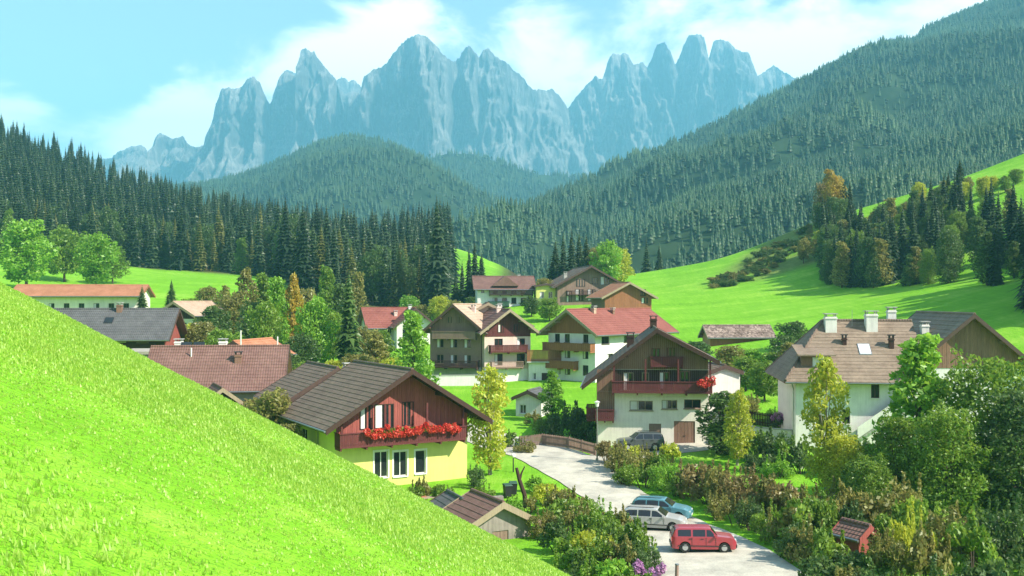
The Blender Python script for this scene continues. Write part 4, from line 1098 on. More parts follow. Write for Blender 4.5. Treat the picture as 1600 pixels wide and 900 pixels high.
for k in range(2):
    mb = MB(); mb.hexa([(6.2, 7.3 + k * 1.5, 6.0), (7.4, 7.3 + k * 1.5, 6.0), (7.4, 8.6 + k * 1.5, 6.0), (6.2, 8.6 + k * 1.5, 6.0)], [(6.2, 7.3 + k * 1.5, 7.0), (6.3, 7.3 + k * 1.5, 7.0), (6.3, 8.6 + k * 1.5, 7.0), (6.2, 8.6 + k * 1.5, 7.0)]); mb.build('solar_panel', M['glass'], h.root)
h.chimney(3, 6.2, .9, 1.3, 'white'); h.chimney(3, 11.6, .9, 1.3, 'white')
h = House('house', 'house with orange-brown cross gable rising behind the red-brown roof', 335, 121, -12, 5.4, 9, -13, -6.6, -5.0, 'orangeplaster')
h.walls(); h.roof('tile_orange', oe=.6, og=.6, purlins=False)

# ---- shed in front, with stone gable
h = House('stone_shed', 'small stone shed with red-brown roof at the foot of the near hillside', 733, 67.5, 27, 4.6, 4.2, -17.3, -14.9, -13.7, 'stone', cat='shed')
h.door('F', 1.7, -.3, 2.9, 1.9, 'greywood'); h.walls(); h.roof('tile_redbrown', oe=.55, og=.5, ob=.4, barge='palewood', purlins=False)
h = House('shed', 'low grey-roofed lean-to behind the small stone shed', 690, 71.5, 22, 3.0, 3.0, -17.0, -15.0, -14.2, 'stone')
h.walls(); h.roof('tile_grey', oe=.4, og=.3, ob=.3, purlins=False)
h = House('hut', 'tiny red-brown wooden hut half hidden in the dark bushes at lower right', 1342, 60, 30, 1.4, 1.7, -15.3, -14.0, -13.5, 'redwood', cat='hut')
h.walls(); h.roof('tile_redbrown', oe=.25, og=.25, ob=.2, purlins=False, barge='redwood')

# ------------------------------------------------------------------ trees and shrubs
def limbs_mesh(rd, h, r0, tips, mat, lean=0.0, fork=.35):
    mb = MB(); pts = []; rads = []; n = 7
    wx, wy = rd.uniform(-.03, .03) * h + lean * h, rd.uniform(-.03, .03) * h
    for i in range(n):
        t = i / (n - 1); pts.append(Vector((wx * t * t + rd.uniform(-.008, .008) * h, wy * t * t + rd.uniform(-.008, .008) * h, h * t - (.6 if i == 0 else 0)))); rads.append(r0 * (1.25 if i == 0 else (1 - .86 * t)))
    mb.tube(pts, rads, 7)
    for c in tips:
        z = max(h * fork * rd.uniform(.7, 1.2), .05 * h); z = min(z, c[2] * .8 + .05 * h); t = min(1, z / h); a = Vector((wx * t * t, wy * t * t, z)); b = Vector(c)
        mid = a.lerp(b, .5) + Vector((0, 0, .06 * h)); mb.tube([a, mid, b], [r0 * .42 * (1 - t * .5), r0 * .26, r0 * .07], 5)
    return mb.mesh('trunk', mat)

def broadleaf(seed, h, r, leaf=.24, n=3600, shape='oval', clumps=22, bark='bark', base=.22):
    rd = random.Random(seed); rs = np.random.default_rng(seed); V = []; tips = []
    for k in range(clumps):
        t = (k + rd.random()) / clumps; z = h * (base + (1 - base) * t)
        if shape == 'oval': env = math.sin(math.pi * (.12 + .8 * t)) ** .8
        elif shape == 'cone': env = (1 - t) ** .8 * min(1, t * 6 + .25) + .08
        elif shape == 'column': env = min(1, t * 5 + .3) * min(1, (1 - t) * 2.6 + .15)
        else: env = min(1, .5 + t) * (1 - t * t * .5)
        a = k * 2.4 + rd.uniform(-.5, .5); q = r * env * rd.uniform(.35, .85)
        c = (q * math.cos(a), q * math.sin(a), z); cr = r * (.26 + .24 * env) * rd.uniform(.75, 1.2)
        m = int(n / clumps * rd.uniform(.7, 1.3))
        V.append(leaf_cloud(rs, c, (cr, cr, cr * (.75 if shape != 'column' else 1.2)), m, leaf)); tips.append(c)
        for _ in range(2):
            d = Vector((rd.uniform(-1, 1), rd.uniform(-1, 1), rd.uniform(-.5, .9))).normalized() * cr * 1.05
            V.append(leaf_cloud(rs, Vector(c) + d, (cr * .34,) * 3, max(6, m // 10), leaf))
    return cloud_mesh('crown', V, M['leaf_green']), limbs_mesh(rd, h * .86, h * .017 + .05, tips[::2], M[bark])

def bush(seed, h, r, leaf=.16, n=1500, clumps=12, spiky=False):
    rd = random.Random(seed); rs = np.random.default_rng(seed); V = []; mb = MB()
    for k in range(clumps):
        a = rd.uniform(0, 6.28); q = r * math.sqrt(rd.random()) * .8; z = h * rd.uniform(.2, .78) * (1 - .3 * (q / r) ** 2); cr = r * rd.uniform(.24, .46)
        V.append(leaf_cloud(rs, (q * math.cos(a), q * math.sin(a), z), (cr, cr, cr * .85), n // clumps, leaf))
        mb.tube([(q * .2 * math.cos(a), q * .2 * math.sin(a), -.4), (q * .6 * math.cos(a), q * .6 * math.sin(a), z * .5), (q * math.cos(a), q * math.sin(a), z)], [.06, .045, .015], 4)
    for k in range(4):                                        # upright shoots
        a = rd.uniform(0, 6.28); q = r * rd.random() * .8; zz = h * rd.uniform(.75, 1.0)
        for s_ in range(4): V.append(leaf_cloud(rs, (q * math.cos(a), q * math.sin(a), zz - s_ * .14 * h), (r * (.05 + .035 * s_),) * 2 + (h * .09,), max(6, n // 90), leaf * .9))
    return cloud_mesh('foliage', V, M['leaf_green']), mb.mesh('stem', M['bark'])

def spruce(seed, h, r, layers=22, per=9, droop=.35):
    """whorls of drooping boughs made of jagged fans"""
    rd = random.Random(seed); vs = []; fs = []
    z0 = h * .06
    for L in range(layers):
        t = L / (layers - 1); z = z0 + (h - z0) * t ** .92; rr = r * (1 - t) ** .85 * rd.uniform(.85, 1.1) + .12
        m = max(4, int(per * (1 - .5 * t)))
        for k in range(m):
            a = 2 * math.pi * (k + rd.random() * .8) / m + L; q = rr * rd.uniform(.7, 1.15); w = q * .42 + .1; ca, sa = math.cos(a), math.sin(a)
            zb = z + h * .02; zt = z - q * droop * rd.uniform(.6, 1.4)
            def P(u, v, zz): return (ca * u - sa * v, sa * u + ca * v, zz)
            b = len(vs)
            vs += [P(0, 0, zb), P(q * .5, -w, z - q * .22 - .1), P(q * .62, -w * .25, z - q * .1), P(q, 0, zt), P(q * .62, w * .25, z - q * .1), P(q * .5, w, z - q * .22 - .1),
                   P(q * .3, -w * .3, z - q * .55 - .3), P(q * .75, w * .1, z - q * .6 - .3)]
            fs += [(b, b + 1, b + 2), (b, b + 2, b + 4), (b + 2, b + 3, b + 4), (b, b + 4, b + 5), (b, b + 6, b + 7)]
    b = len(vs); vs += [(0.1, 0, h - h * .05), (-.07, .1, h - h * .05), (-.05, -.1, h - h * .05), (0, 0, h + h * .02)]; fs += [(b, b + 1, b + 3), (b + 1, b + 2, b + 3), (b + 2, b, b + 3)]
    crown = np_mesh('crown', vs, fs, M['conifer'])
    mb = MB(); mb.tube([(0, 0, -.8), (0, 0, h * .4), (0, 0, h * .97)], [h * .014 + .05, h * .010 + .03, .03], 6)
    return crown, mb.mesh('trunk', M['bark'])

PROTO = {}
for i in range(5): PROTO['spruce%d' % i] = spruce(100 + i, 24, 4.3 + .5 * i, 21 + i, 9)
for i in range(4): PROTO['oval%d' % i] = broadleaf(200 + i, 10, 3.6, .26, 4200, 'oval', 26)
for i in range(3): PROTO['column%d' % i] = broadleaf(220 + i, 10, 1.9, .22, 3000, 'column', 22, base=.06)
for i in range(2): PROTO['cone%d' % i] = broadleaf(240 + i, 10, 2.7, .22, 3600, 'cone', 26, base=.08)
for i in range(2): PROTO['birch%d' % i] = broadleaf(260 + i, 10, 2.3, .2, 3400, 'oval', 30, 'birchbark', .12)
for i in range(6): PROTO['bush%d' % i] = bush(300 + i, 3.0, 1.8, (.11, .14, .18, .21, .13, .16)[i], (2600, 1900, 1300, 1000, 2100, 1500)[i], (16, 11, 9, 14, 20, 8)[i])
for i in range(3): PROTO['lowbush%d' % i] = bush(320 + i, 1.6, 1.5, .13, 900, 10)
for i in range(2): PROTO['dense%d' % i] = broadleaf(280 + i, 10, 3.8, .17, 9500, 'oval', 36, base=.03)
CNT = {}
def plant(kind, pos, h, w=None, mat=None, name=None, label=None, cat=None, group=None, turn=None, h0=None):
    """a tree or shrub standing at pos, scaled to height h and crown radius w"""
    if kind[-1].isdigit(): key = kind
    else:
        ks = sorted(k for k in PROTO if k.rstrip('0123456789') == kind); CNT[kind] = CNT.get(kind, -1) + 1; key = ks[CNT[kind] % len(ks)]
    fam = key.rstrip('0123456789'); H0, R0 = {'spruce': (24, 4.2), 'oval': (10, 4.0), 'dense': (10, 4.4), 'column': (10, 2.2), 'cone': (10, 2.9), 'birch': (10, 2.7), 'bush': (3.1, 2.2), 'lowbush': (1.6, 1.8)}[fam]
    tree = fam not in ('bush', 'lowbush')
    o = empty(name or {'spruce': 'spruce_tree', 'birch': 'birch_tree'}.get(fam, 'tree' if tree else 'shrub'), (pos[0], pos[1], pos[2] - .1), random.uniform(0, 6.28) if turn is None else turn, label, cat or ('tree' if tree else 'shrub'), group)
    sz = h / H0; sx = sz if w is None else w / R0
    o.scale = (sx, sx * random.uniform(.92, 1.08), sz)
    cm, tm = PROTO[key]
    c = link('crown' if tree else 'foliage', cm, o)
    if mat:
        c.material_slots[0].link = 'OBJECT'; c.material_slots[0].material = M[mat]
    link('trunk' if tree else 'stem', tm, o)
    return o

# ---- the spruce wood on the left: nearest trees one by one, the rest as one wood
cand = []
y = 250.0
while y < 640:
    x = -430 + random.uniform(0, 6)
    while x < 10:
        xx = x + random.uniform(-2.2, 2.2); yy = y + random.uniform(-2.2, 2.2); px = 800 + xx / yy * F
        if -60 < px < 703 and yy > y_front(px) + random.uniform(0, 6) and H(xx, yy) > -8: cand.append((xx, yy, px))
        x += 6.4 + (y - 250) * .006
    y += 6.2 + (y - 250) * .008
cand.sort(key=lambda c: c[1] - (y_front(c[2]) - 260) * .9)
GRP = 'spruces of the left-hand wood'
for i, (x, y, px) in enumerate(cand[:255]):
    front = y < y_front(px) + 12
    hh = random.choice([random.uniform(15, 21), random.uniform(21, 29), random.uniform(21, 26)])
    hh *= float(np.interp(px, [0, 300, 440, 700], [.78, .82, .92, .66]))
    mat = random.choices([None, 'larch', 'leaf_green'], [.80, .12, .08])[0]
    if not front and random.random() < .22:
        plant('oval', (x, y, H(x, y)), hh * .72, 4.6, 'leaf_dark', 'tree', 'dark rounded broadleaf crown among the spruces of the left-hand wood', group='broadleaf trees in the left-hand wood')
    elif front and random.random() < .16 and px < 430:
        plant('cone', (x, y, H(x, y)), random.uniform(11, 15), 3.4, 'leaf_green', 'tree', 'light green broadleaf tree at the lower edge of the spruce wood', group='broadleaf trees edging the spruce wood')
    elif mat == 'larch' or mat == 'leaf_green':
        plant('spruce', (x, y, H(x, y)), hh * .9, None, 'larch', 'larch_tree', 'yellowish green larch among the dark spruces of the left-hand wood', group='larches of the left-hand wood')
    else:
        plant('spruce', (x, y, H(x, y)), hh, None, None, 'spruce_tree', 'dark spruce in the front row of the left-hand wood' if front else 'dark spruce standing behind the front row of the left-hand wood', group='front row of the left-hand wood' if front else GRP)
rest = cand[255:]
SP = [bpy.data.objects.new('spruce', PROTO['spruce%d' % i][0]) for i in range(4)]
scatter('forest', 'dark spruce wood climbing the left hillside behind its front trees', [(x, y, H(x, y) - .3) for x, y, _ in rest], rng.uniform(.75, 1.12, len(rest)), SP, rng.integers(0, 4, len(rest)))

# single trees: (kind, px, Y or None, py base, height, radius, material, label)
def T(kind, px, Y, h, w, mat, label, group=None, name=None, cat=None):
    return plant(kind, gp(px, Y), h, w, mat, name, label, cat, group)
T('spruce', 683, 262, 27, 4.2, None, 'slim dark spruce standing alone right of the wood beside the small meadow')
for i, (px, Y, hh) in enumerate(((722, 240, 12), (733, 236, 15), (742, 244, 16), (752, 262, 12), (712, 236, 9))): T('spruce', px, Y, hh, 2.4, None, 'small dark spruce left of the upper white house', 'small spruces by the upper white house')
for i, (px, Y, hh) in enumerate(((880, 262, 15), (893, 258, 16), (905, 264, 15), (868, 270, 13), (916, 270, 14), (1010, 330, 14), (1030, 335, 12))): T('spruce', px, Y, hh, 3.0, None, 'dark spruce behind the weathered wooden barn', 'spruces behind the barn')
T('oval', 950, 262, 12, 4.5, 'leaf_bright', 'bright green tree behind the right roof slope of the dark barn'); T('oval', 968, 268, 10, 4, 'leaf_yellow', 'yellow-green tree at the meadow edge behind the barn')
T('oval', 930, 270, 10, 4, 'leaf_olive', 'pale olive tree behind the ridge of the dark barn')
T('oval', 40, 230, 15, 7, 'leaf_bright', 'big bright green tree above the orange-roofed house, left of its pair'); T('oval', 150, 245, 13, 6, 'leaf_bright', 'big bright green tree at the corner of the left meadow'); T('oval', 176, 262, 9, 4, 'leaf_green', 'rounded green tree just right of the big bright tree')
T('oval', 100, 262, 13, 6, 'leaf_green', 'green tree between the two big bright trees at the left edge')
T('spruce', 222, 186, 7, 1.9, 'leaf_dark', 'small dark conifer left of the beige-roofed house', name='conifer'); T('spruce', 268, 205, 7, 1.8, 'leaf_dark', 'small dark conifer standing on the left meadow', name='conifer')
# the row of trees between the wood and the lower houses
for a in (('column', 352, 190, 7, 2, 'leaf_olive', 'slim olive shrubby tree at the foot of the left meadow'), ('oval', 335, 165, 6, 3.2, 'leaf_dark', 'rounded dark tree above the beige roofed house'), ('oval', 365, 172, 7.5, 3.4, 'leaf_olive', 'brownish tree left of the green poplars'),
          ('column', 385, 178, 12, 2.2, 'leaf_olive', 'tall olive poplar at the left of the poplar row'), ('oval', 400, 160, 8, 3.4, 'leaf_dark', 'dark green tree below the olive poplar'),
          ('cone', 432, 158, 12.5, 3, 'leaf_bright', 'pointed light green poplar in the row'), ('column', 459, 160, 13.0, 1.8, 'leaf_gold', 'slim golden poplar in the row'), ('oval', 415, 150, 9, 3, 'leaf_green', 'green tree in front of the light poplar'),
          ('oval', 492, 148, 10.5, 3.4, 'leaf_bright', 'rounded bright green tree right of the golden poplar'), ('oval', 470, 142, 6.0, 3, 'leaf_dark', 'dark bush-like tree between poplar and bright tree'), 
          ('spruce', 545, 146, 15.5, 2.6, 'leaf_dark', 'tall thin dark spruce in front of the wood beside the bright tree'), ('cone', 510, 200, 13, 3.2, 'leaf_green', 'pointed grey-green tree at the foot of the wood'), ('cone', 560, 205, 13, 3, 'leaf_olive', 'pointed olive tree left of the red-roofed house'),
          ('cone', 585, 138, 8, 3.0, 'leaf_olive', 'pale olive cone-shaped tree above the brown roof'), ('oval', 560, 132, 5.5, 3, 'leaf_olive', 'low olive tree above the brown roof of the yellow house'), ('oval', 525, 132, 4.5, 2.6, 'leaf_yellow', 'low yellowish tree beside the white chimney'),
          ('cone', 645, 128, 12.0, 3.5, 'leaf_bright', 'tall bright green birch in front of the guesthouse'), ('oval', 660, 116, 5.0, 2.6, 'leaf_bright', 'low bright green tree below the tall birch'), ('oval', 622, 120, 5.5, 2.6, 'leaf_green', 'green tree left below the tall birch'),
          ('oval', 640, 232, 7, 3, 'leaf_bright', 'round light green tree above the red-roofed white house'), ('oval', 688, 225, 6, 3.2, 'leaf_yellow', 'yellow-green tree behind the brown guesthouse gable'), ('oval', 660, 226, 5, 3, 'leaf_olive', 'olive tree behind the pale roof slope'),
          ('birch', 765, 91, 9.3, 2.1, 'leaf_yellow', 'yellow birch beside the yellow house'), ('column', 863, 118, 5.6, 1.6, 'leaf_bright', 'small pointed light green tree below the white house'),
          ('oval', 302, 150, 5, 2.8, 'leaf_yellow', 'yellowish tree behind the flat gravel roof'), ('oval', 318, 146, 6, 2.8, 'leaf_olive', 'olive tree behind the flat gravel roof'), ('oval', 345, 140, 6, 3, 'leaf_green', 'green tree behind the orange cross gable'),
          ('oval', 425, 93, 6.5, 3.0, 'leaf_olive', 'olive fruit tree left of the yellow house'), ('oval', 396, 96, 5.2, 2.4, 'leaf_brown', 'brownish fruit tree at the hillside edge left of the yellow house'), ('oval', 452, 88, 4.6, 1.9, 'leaf_olive', 'small olive tree against the yellow house side wall'),
          ('oval', 850, 235, 5, 3, 'leaf_olive', 'olive tree below the small cream house'), ('oval', 858, 205, 4.5, 3, 'leaf_green', 'green tree between cream house and red roof'), ('oval', 830, 212, 4, 2.6, 'leaf_dark', 'dark tree below the upper white house'),
          ('oval', 1226, 140, 4.6, 2.6, 'leaf_dark', 'dark green tree right of the patched-roof barn'), ('oval', 1208, 132, 4, 2.6, 'leaf_green', 'green tree left of the hipped house roof'), ('oval', 1165, 130, 4.2, 2.6, 'leaf_green', 'green tree between chalet and hipped house'),
          ('oval', 1195, 124, 4.6, 2.6, 'leaf_green', 'leafy green tree left of the hipped house wall'), ('cone', 1232, 130, 5.5, 2.4, 'leaf_olive', 'olive tree close to the hipped house corner'), ('oval', 1140, 140, 4, 2.6, 'leaf_olive', 'pale olive tree behind the white annexe'),
          ('column', 1128, 97, 5.8, 2.6, 'leaf_dark', 'dense dark green conical tree at the right corner of the chalet'), ('birch', 1152, 92, 6.6, 1.5, 'leaf_yellow', 'thin yellow-green tree right of the dark conical tree'),
          ('birch', 1290, 79, 10.6, 2.2, 'leaf_yellow', 'tall bright yellow-green birch in front of the hipped house'), ('dense', 1320, 77, 5.0, 2.2, 'leaf_yellow', 'low yellow-green tree beside the tall bright birch'),
          ('cone', 1438, 77, 12.0, 4.0, 'leaf_bright', 'tall bright green pointed tree at the right edge'), ('dense', 1402, 74, 6.4, 2.6, 'leaf_green', 'broad green tree below the outside stair'), ('dense', 1480, 70, 7.2, 3.2, 'leaf_green', 'broad green tree at the right edge'),
          ('dense', 1358, 70, 4.4, 2.4, 'leaf_green', 'green tree left of the broad green tree'), ('dense', 1545, 74, 10, 4.2, 'leaf_green', 'large green tree beyond the right edge tree'), ('dense', 1600, 70, 8, 4.0, 'leaf_dark', 'dark tree at the far right corner')):
    T(a[0], a[1], a[2], a[3], a[4], a[5], a[6])

for a in (('oval', 325, 195, 6, 3.2, 'leaf_olive', 'olive tree on the left meadow foot'), ('oval', 300, 182, 5, 3, 'leaf_green', 'green tree right of the beige-roofed house'), ('cone', 410, 182, 11, 3.2, 'leaf_green', 'green pointed tree behind the poplar row'), ('oval', 445, 172, 9, 3.4, 'leaf_dark', 'dark tree behind the light green poplar'), ('oval', 478, 178, 10, 3.6, 'leaf_olive', 'olive tree behind the bright rounded tree'),
          ('cone', 530, 176, 12, 3, 'leaf_dark', 'dark pointed tree behind the thin spruce'), ('oval', 520, 158, 8, 3.2, 'leaf_green', 'green tree left of the thin dark spruce'), ('oval', 562, 160, 6, 3, 'leaf_olive', 'olive tree right of the thin dark spruce'), ('cone', 600, 152, 6.5, 2.6, 'leaf_green', 'green tree before the red-roofed white house'), ('oval', 608, 135, 5, 2.6, 'leaf_yellow', 'yellow-green low tree left of the tall birch'),
          ('oval', 440, 128, 5.5, 3, 'leaf_dark', 'dark low tree right of the red-brown roof'), ('oval', 478, 124, 5, 2.8, 'leaf_green', 'green low tree behind the annexe chimney'), ('oval', 500, 122, 4.4, 2.4, 'leaf_olive', 'olive low tree behind the annexe roof'), ('cone', 735, 206, 6, 2.4, 'leaf_dark', 'dark tree right of the yellow-green tree above the guesthouse'), ('oval', 712, 214, 5, 2.6, 'leaf_olive', 'olive tree above the guesthouse ridge'),
          ('oval', 1090, 150, 3.6, 2.4, 'leaf_dark', 'dark tree left of the patched-roof barn'), ('oval', 1240, 155, 4, 2.8, 'leaf_dark', 'dark tree behind the hipped roof'), ('oval', 1172, 142, 3.0, 2.4, 'leaf_bright', 'bright green tree below the patched-roof barn')):
    T(*a)

# right-hand hillside: belt of trees, cluster on the crest, bushes along the uncut strip
for i in range(190):
    px = random.uniform(1285, 1500) if i < 145 else random.uniform(1500, 1760); t = min(1, (px - 1285) / 300); py = random.uniform(395 - 80 * t, 452 - 5 * t) if px < 1500 else random.uniform(330, 470)
    P = G(px, py, 150)
    k = random.choices(['spruce', 'dense', 'cone'], [.45, .3, .25])[0]
    hh = random.uniform(9, 15) if k == 'spruce' else random.uniform(6, 10)
    plant(k, P, hh, None if k == 'spruce' else hh * .33, {'spruce': None, 'dense': random.choice(['leaf_dark', 'leaf_dark', 'leaf_green']), 'cone': random.choice(['leaf_dark', 'leaf_dark', 'leaf_olive'])}[k], 'spruce_tree' if k == 'spruce' else 'tree', 'dark spruce in the belt of trees on the right meadow slope' if k == 'spruce' else 'broadleaf tree in the belt on the right meadow slope', group='spruces of the right slope belt' if k == 'spruce' else 'broadleaf trees of the right slope belt')
for i in range(34):  # spruces added out of view at right so their shadows darken the slope
    P = G(random.uniform(1615, 1790), random.uniform(425, 492), 110)
    plant('spruce', P, random.uniform(14, 21), None, None, 'spruce_tree', 'tall unseen spruce below the slope belt, added to shade the meadow', group='unseen spruces added below the belt for shade')
for i in range(24):  # more added spruces beyond the right border, there to shade the meadow
    y = random.uniform(138, 172); x = random.uniform(.51, .62) * y
    plant('spruce', (x, y, H(x, y)), random.uniform(17, 23), None, None, 'spruce_tree', 'tall unseen spruce beside the hipped house, added to shade the meadow', group='unseen spruces added beside the hipped house for shade')
for i in range(26):
    t = i / 25; px = 1250 + 330 * t + random.uniform(-14, 14); P = G(px, 415 - 120 * t + random.uniform(-8, 6), 150)
    plant('oval', P, random.uniform(3.5, 6.5), random.uniform(1.6, 2.6), random.choice(['leaf_olive', 'leaf_yellow', 'leaf_olive', 'leaf_green']), 'tree', 'small olive autumn tree along the upper edge of the right slope belt', group='small autumn trees of the right slope')
for i, (px, py, hh, k, mat) in enumerate(((1272, 345, 10, 'oval', 'leaf_olive'), (1285, 350, 11, 'oval', 'leaf_brown'), (1296, 345, 14, 'cone', 'leaf_gold'), (1306, 352, 13, 'oval', 'leaf_gold'), (1318, 350, 12, 'spruce', None), (1328, 345, 11, 'spruce', None), (1300, 362, 9, 'oval', 'leaf_dark'), (1280, 365, 8, 'oval', 'leaf_dark'), (1314, 366, 9, 'oval', 'leaf_dark'))):
    plant(k, G(px, py, 150), hh, hh * .3 if k != 'spruce' else 2.8, mat, 'tree', ('tree of the clump on the crest of the right meadow' if i > 3 else ('olive tree at the left of the crest clump', 'russet tree in the crest clump', 'tall golden pointed tree in the crest clump', 'golden rounded tree in the crest clump')[i]), group='clump on the right meadow crest' if i > 3 else None)
for px, py, hh, mat, lb in ((1421, 300, 7.5, None, 'lone dark spruce on the right meadow skyline'), (1437, 318, 5.5, 'leaf_yellow', 'yellow-green tree below the lone skyline spruce'), (1500, 300, 9, None, 'second dark spruce on the right meadow skyline')):
    plant('spruce' if mat is None else 'oval', G(px, py, 150), hh, 2.2 if mat is None else 2.4, mat, None, lb)
for i in range(110):
    px = random.uniform(1114, 1264); py = float(np.interp(px, [1112, 1150, 1200, 1262], [448, 436, 409, 370])) + random.uniform(-1, 1) * float(np.interp(px, [1112, 1150, 1200, 1262], [3, 14, 19, 12]))
    plant('bush', G(px, py, 150), random.uniform(1.0, 2.2), random.uniform(1.3, 2.2), random.choice(['leaf_dark', 'leaf_dark', 'leaf_olive', 'leaf_dark']), 'shrub', 'low dark shrub in the uncut strip on the right meadow', group='shrubs of the uncut strip')

# shrubs around the road, the chalet and the lower right
def B(px, Y, h, w, mat, label, group=None, kind='bush'):
    return plant(kind, gp(px, Y), h, w, mat, None, label, None, group)
GA = 'shrubs between the near hillside and the road'
for px, Y, h, w, mat in ((838, 84, 1.6, 1.3, 'leaf_bright'), (852, 80, 2.0, 1.5, 'leaf_yellow'), (868, 77, 2.4, 1.6, 'leaf_olive'), (893, 75, 2.6, 1.6, 'leaf_olive'), (915, 73, 2.4, 1.7, 'leaf_green'), (940, 70.5, 2.4, 1.6, 'leaf_bright'), (962, 68.5, 2.4, 1.5, 'leaf_olive'), (880, 71, 2.8, 1.7, 'leaf_green'), (905, 68, 2.8, 1.7, 'leaf_olive'), (930, 66, 3.0, 1.7, 'leaf_green'), (955, 64, 3.0, 1.7, 'leaf_green'),
                           (978, 63, 2.8, 1.5, 'leaf_dark'), (1000, 62, 3.0, 1.5, 'leaf_green'), (925, 61, 2.6, 1.6, 'leaf_yellow'), (950, 59, 2.8, 1.6, 'leaf_green'), (975, 58, 2.8, 1.6, 'leaf_olive'), (998, 57.5, 2.6, 1.4, 'leaf_dark'), (900, 62, 2.6, 1.7, 'leaf_green'), (875, 65, 2.4, 1.6, 'leaf_dark'), (960, 55, 2.4, 1.5, 'leaf_bright'), (930, 56, 2.2, 1.5, 'leaf_green'), (990, 53.5, 2.2, 1.4, 'leaf_green'), (1012, 59, 2.2, 1.1, 'leaf_dark'), (905, 57.5, 2.0, 1.5, 'leaf_dark'), (890, 59.5, 2.2, 1.5, 'leaf_green')):
    B(px, Y, h, w, mat, {'leaf_bright': 'bright green shrub', 'leaf_yellow': 'yellow-green shrub', 'leaf_olive': 'olive shrub', 'leaf_green': 'green leafy shrub', 'leaf_dark': 'dark green shrub'}[mat] + ' in the thicket between near hillside and road', GA)
GB = 'shrubs right of the road below the chalet'
for px, Y, h, w, mat in ((950, 94.5, 2.6, 1.5, 'leaf_brown'), (962, 91, 3.0, 1.6, 'leaf_olive'), (980, 92, 2.8, 1.6, 'leaf_yellow'), (998, 89, 3.0, 1.7, 'leaf_olive'), (1012, 92, 2.4, 1.4, 'leaf_olive'), (1030, 88, 2.6, 1.5, 'leaf_green'), (1048, 93, 2.6, 1.2, 'leaf_yellow'), (975, 86.5, 2.2, 1.6, 'leaf_green'), (1005, 85, 2.4, 1.6, 'leaf_green'), (1040, 84, 2.8, 1.5, 'leaf_bright'), (1062, 86, 2.2, 1.5, 'leaf_brown'), (1055, 82, 2.2, 1.4, 'leaf_green')):
    B(px, Y, h, w, mat, {'leaf_brown': 'russet shrub', 'leaf_bright': 'bright green shrub', 'leaf_yellow': 'yellow-green shrub', 'leaf_olive': 'olive shrub', 'leaf_green': 'green leafy shrub'}[mat] + ' right of the road below the chalet', GB)
GC = 'brownish hedge behind the red car'
for px, Y, h, w, mat in ((1085, 81, 3.4, 1.8, 'leaf_brown'), (1108, 79, 3.6, 1.9, 'leaf_brown'), (1132, 77, 3.8, 1.9, 'leaf_olive'), (1155, 76, 3.8, 1.9, 'leaf_brown'), (1178, 74.5, 3.8, 1.9, 'leaf_brown'), (1202, 73, 3.6, 1.9, 'leaf_olive'), (1225, 72, 3.4, 1.8, 'leaf_brown'), (1120, 74, 2.2, 1.3, 'leaf_olive'), (1150, 71.5, 2.4, 1.4, 'leaf_olive'), (1178, 69.5, 2.6, 1.5, 'leaf_dark')):
    B(px, Y, h, w, mat, {'leaf_brown': 'russet brown hedge shrub', 'leaf_olive': 'olive hedge shrub', 'leaf_dark': 'dark hedge shrub'}[mat] + ' behind the red car', GC)
GD = 'dark thicket at lower right'
for px, Y, h, w, mat in ((1205, 66.5, 2.8, 1.6, 'leaf_green'), (1228, 65, 3.2, 1.8, 'leaf_olive'), (1255, 64.5, 3.8, 1.9, 'leaf_green'), (1285, 64, 3.6, 1.9, 'leaf_green'), (1318, 66, 4.0, 2.0, 'leaf_olive'), (1240, 61.5, 2.6, 1.6, 'leaf_dark'), (1268, 60, 3.0, 1.7, 'leaf_olive'), (1298, 59, 2.8, 1.7, 'leaf_green'), (1330, 57.5, 1.7, 1.4, 'leaf_dark'), (1365, 57, 1.9, 1.5, 'leaf_green'), (1400, 61, 3.4, 1.9, 'leaf_green'), (1395, 56, 3.2, 1.6, 'leaf_olive'), (1428, 57, 4.4, 1.6, 'leaf_yellow'), (1455, 55, 3.6, 1.7, 'leaf_olive'), (1440, 61, 4.0, 2.0, 'leaf_green'), (1485, 58, 4.0, 2.0, 'leaf_olive'), (1520, 56, 4.0, 2.0, 'leaf_green'), (1555, 58, 4.4, 2.1, 'leaf_dark'), (1595, 57, 4.4, 2.1, 'leaf_dark'), (1330, 64, 3.2, 1.6, 'leaf_dark'), (1375, 65, 3.6, 2.0, 'leaf_olive'), (1420, 66, 4.2, 2.1, 'leaf_olive'),
                           (1250, 70, 3.2, 1.7, 'leaf_olive'), (1272, 72, 2.6, 1.6, 'leaf_yellow'), (1300, 71, 3.2, 1.7, 'leaf_olive'), (1340, 76, 3.6, 2, 'leaf_green'), (1280, 54.5, 2.2, 1.5, 'leaf_dark'), (1320, 53, 2.0, 1.5, 'leaf_olive'), (1365, 52, 2.4, 1.6, 'leaf_dark'), (1410, 51, 2.4, 1.6, 'leaf_green'), (1460, 50.5, 3, 1.7, 'leaf_dark'), (1510, 50, 3, 1.8, 'leaf_dark'), (1570, 50, 3.2, 1.8, 'leaf_dark')):
    B(px, Y, h, w, mat, {'leaf_dark': 'dark green shrub', 'leaf_olive': 'olive shrub', 'leaf_yellow': 'yellow-green shrub', 'leaf_green': 'green shrub'}[mat] + ' in the dense thicket at lower right', GD)
GE = 'shrubs around the chalet and hipped house'
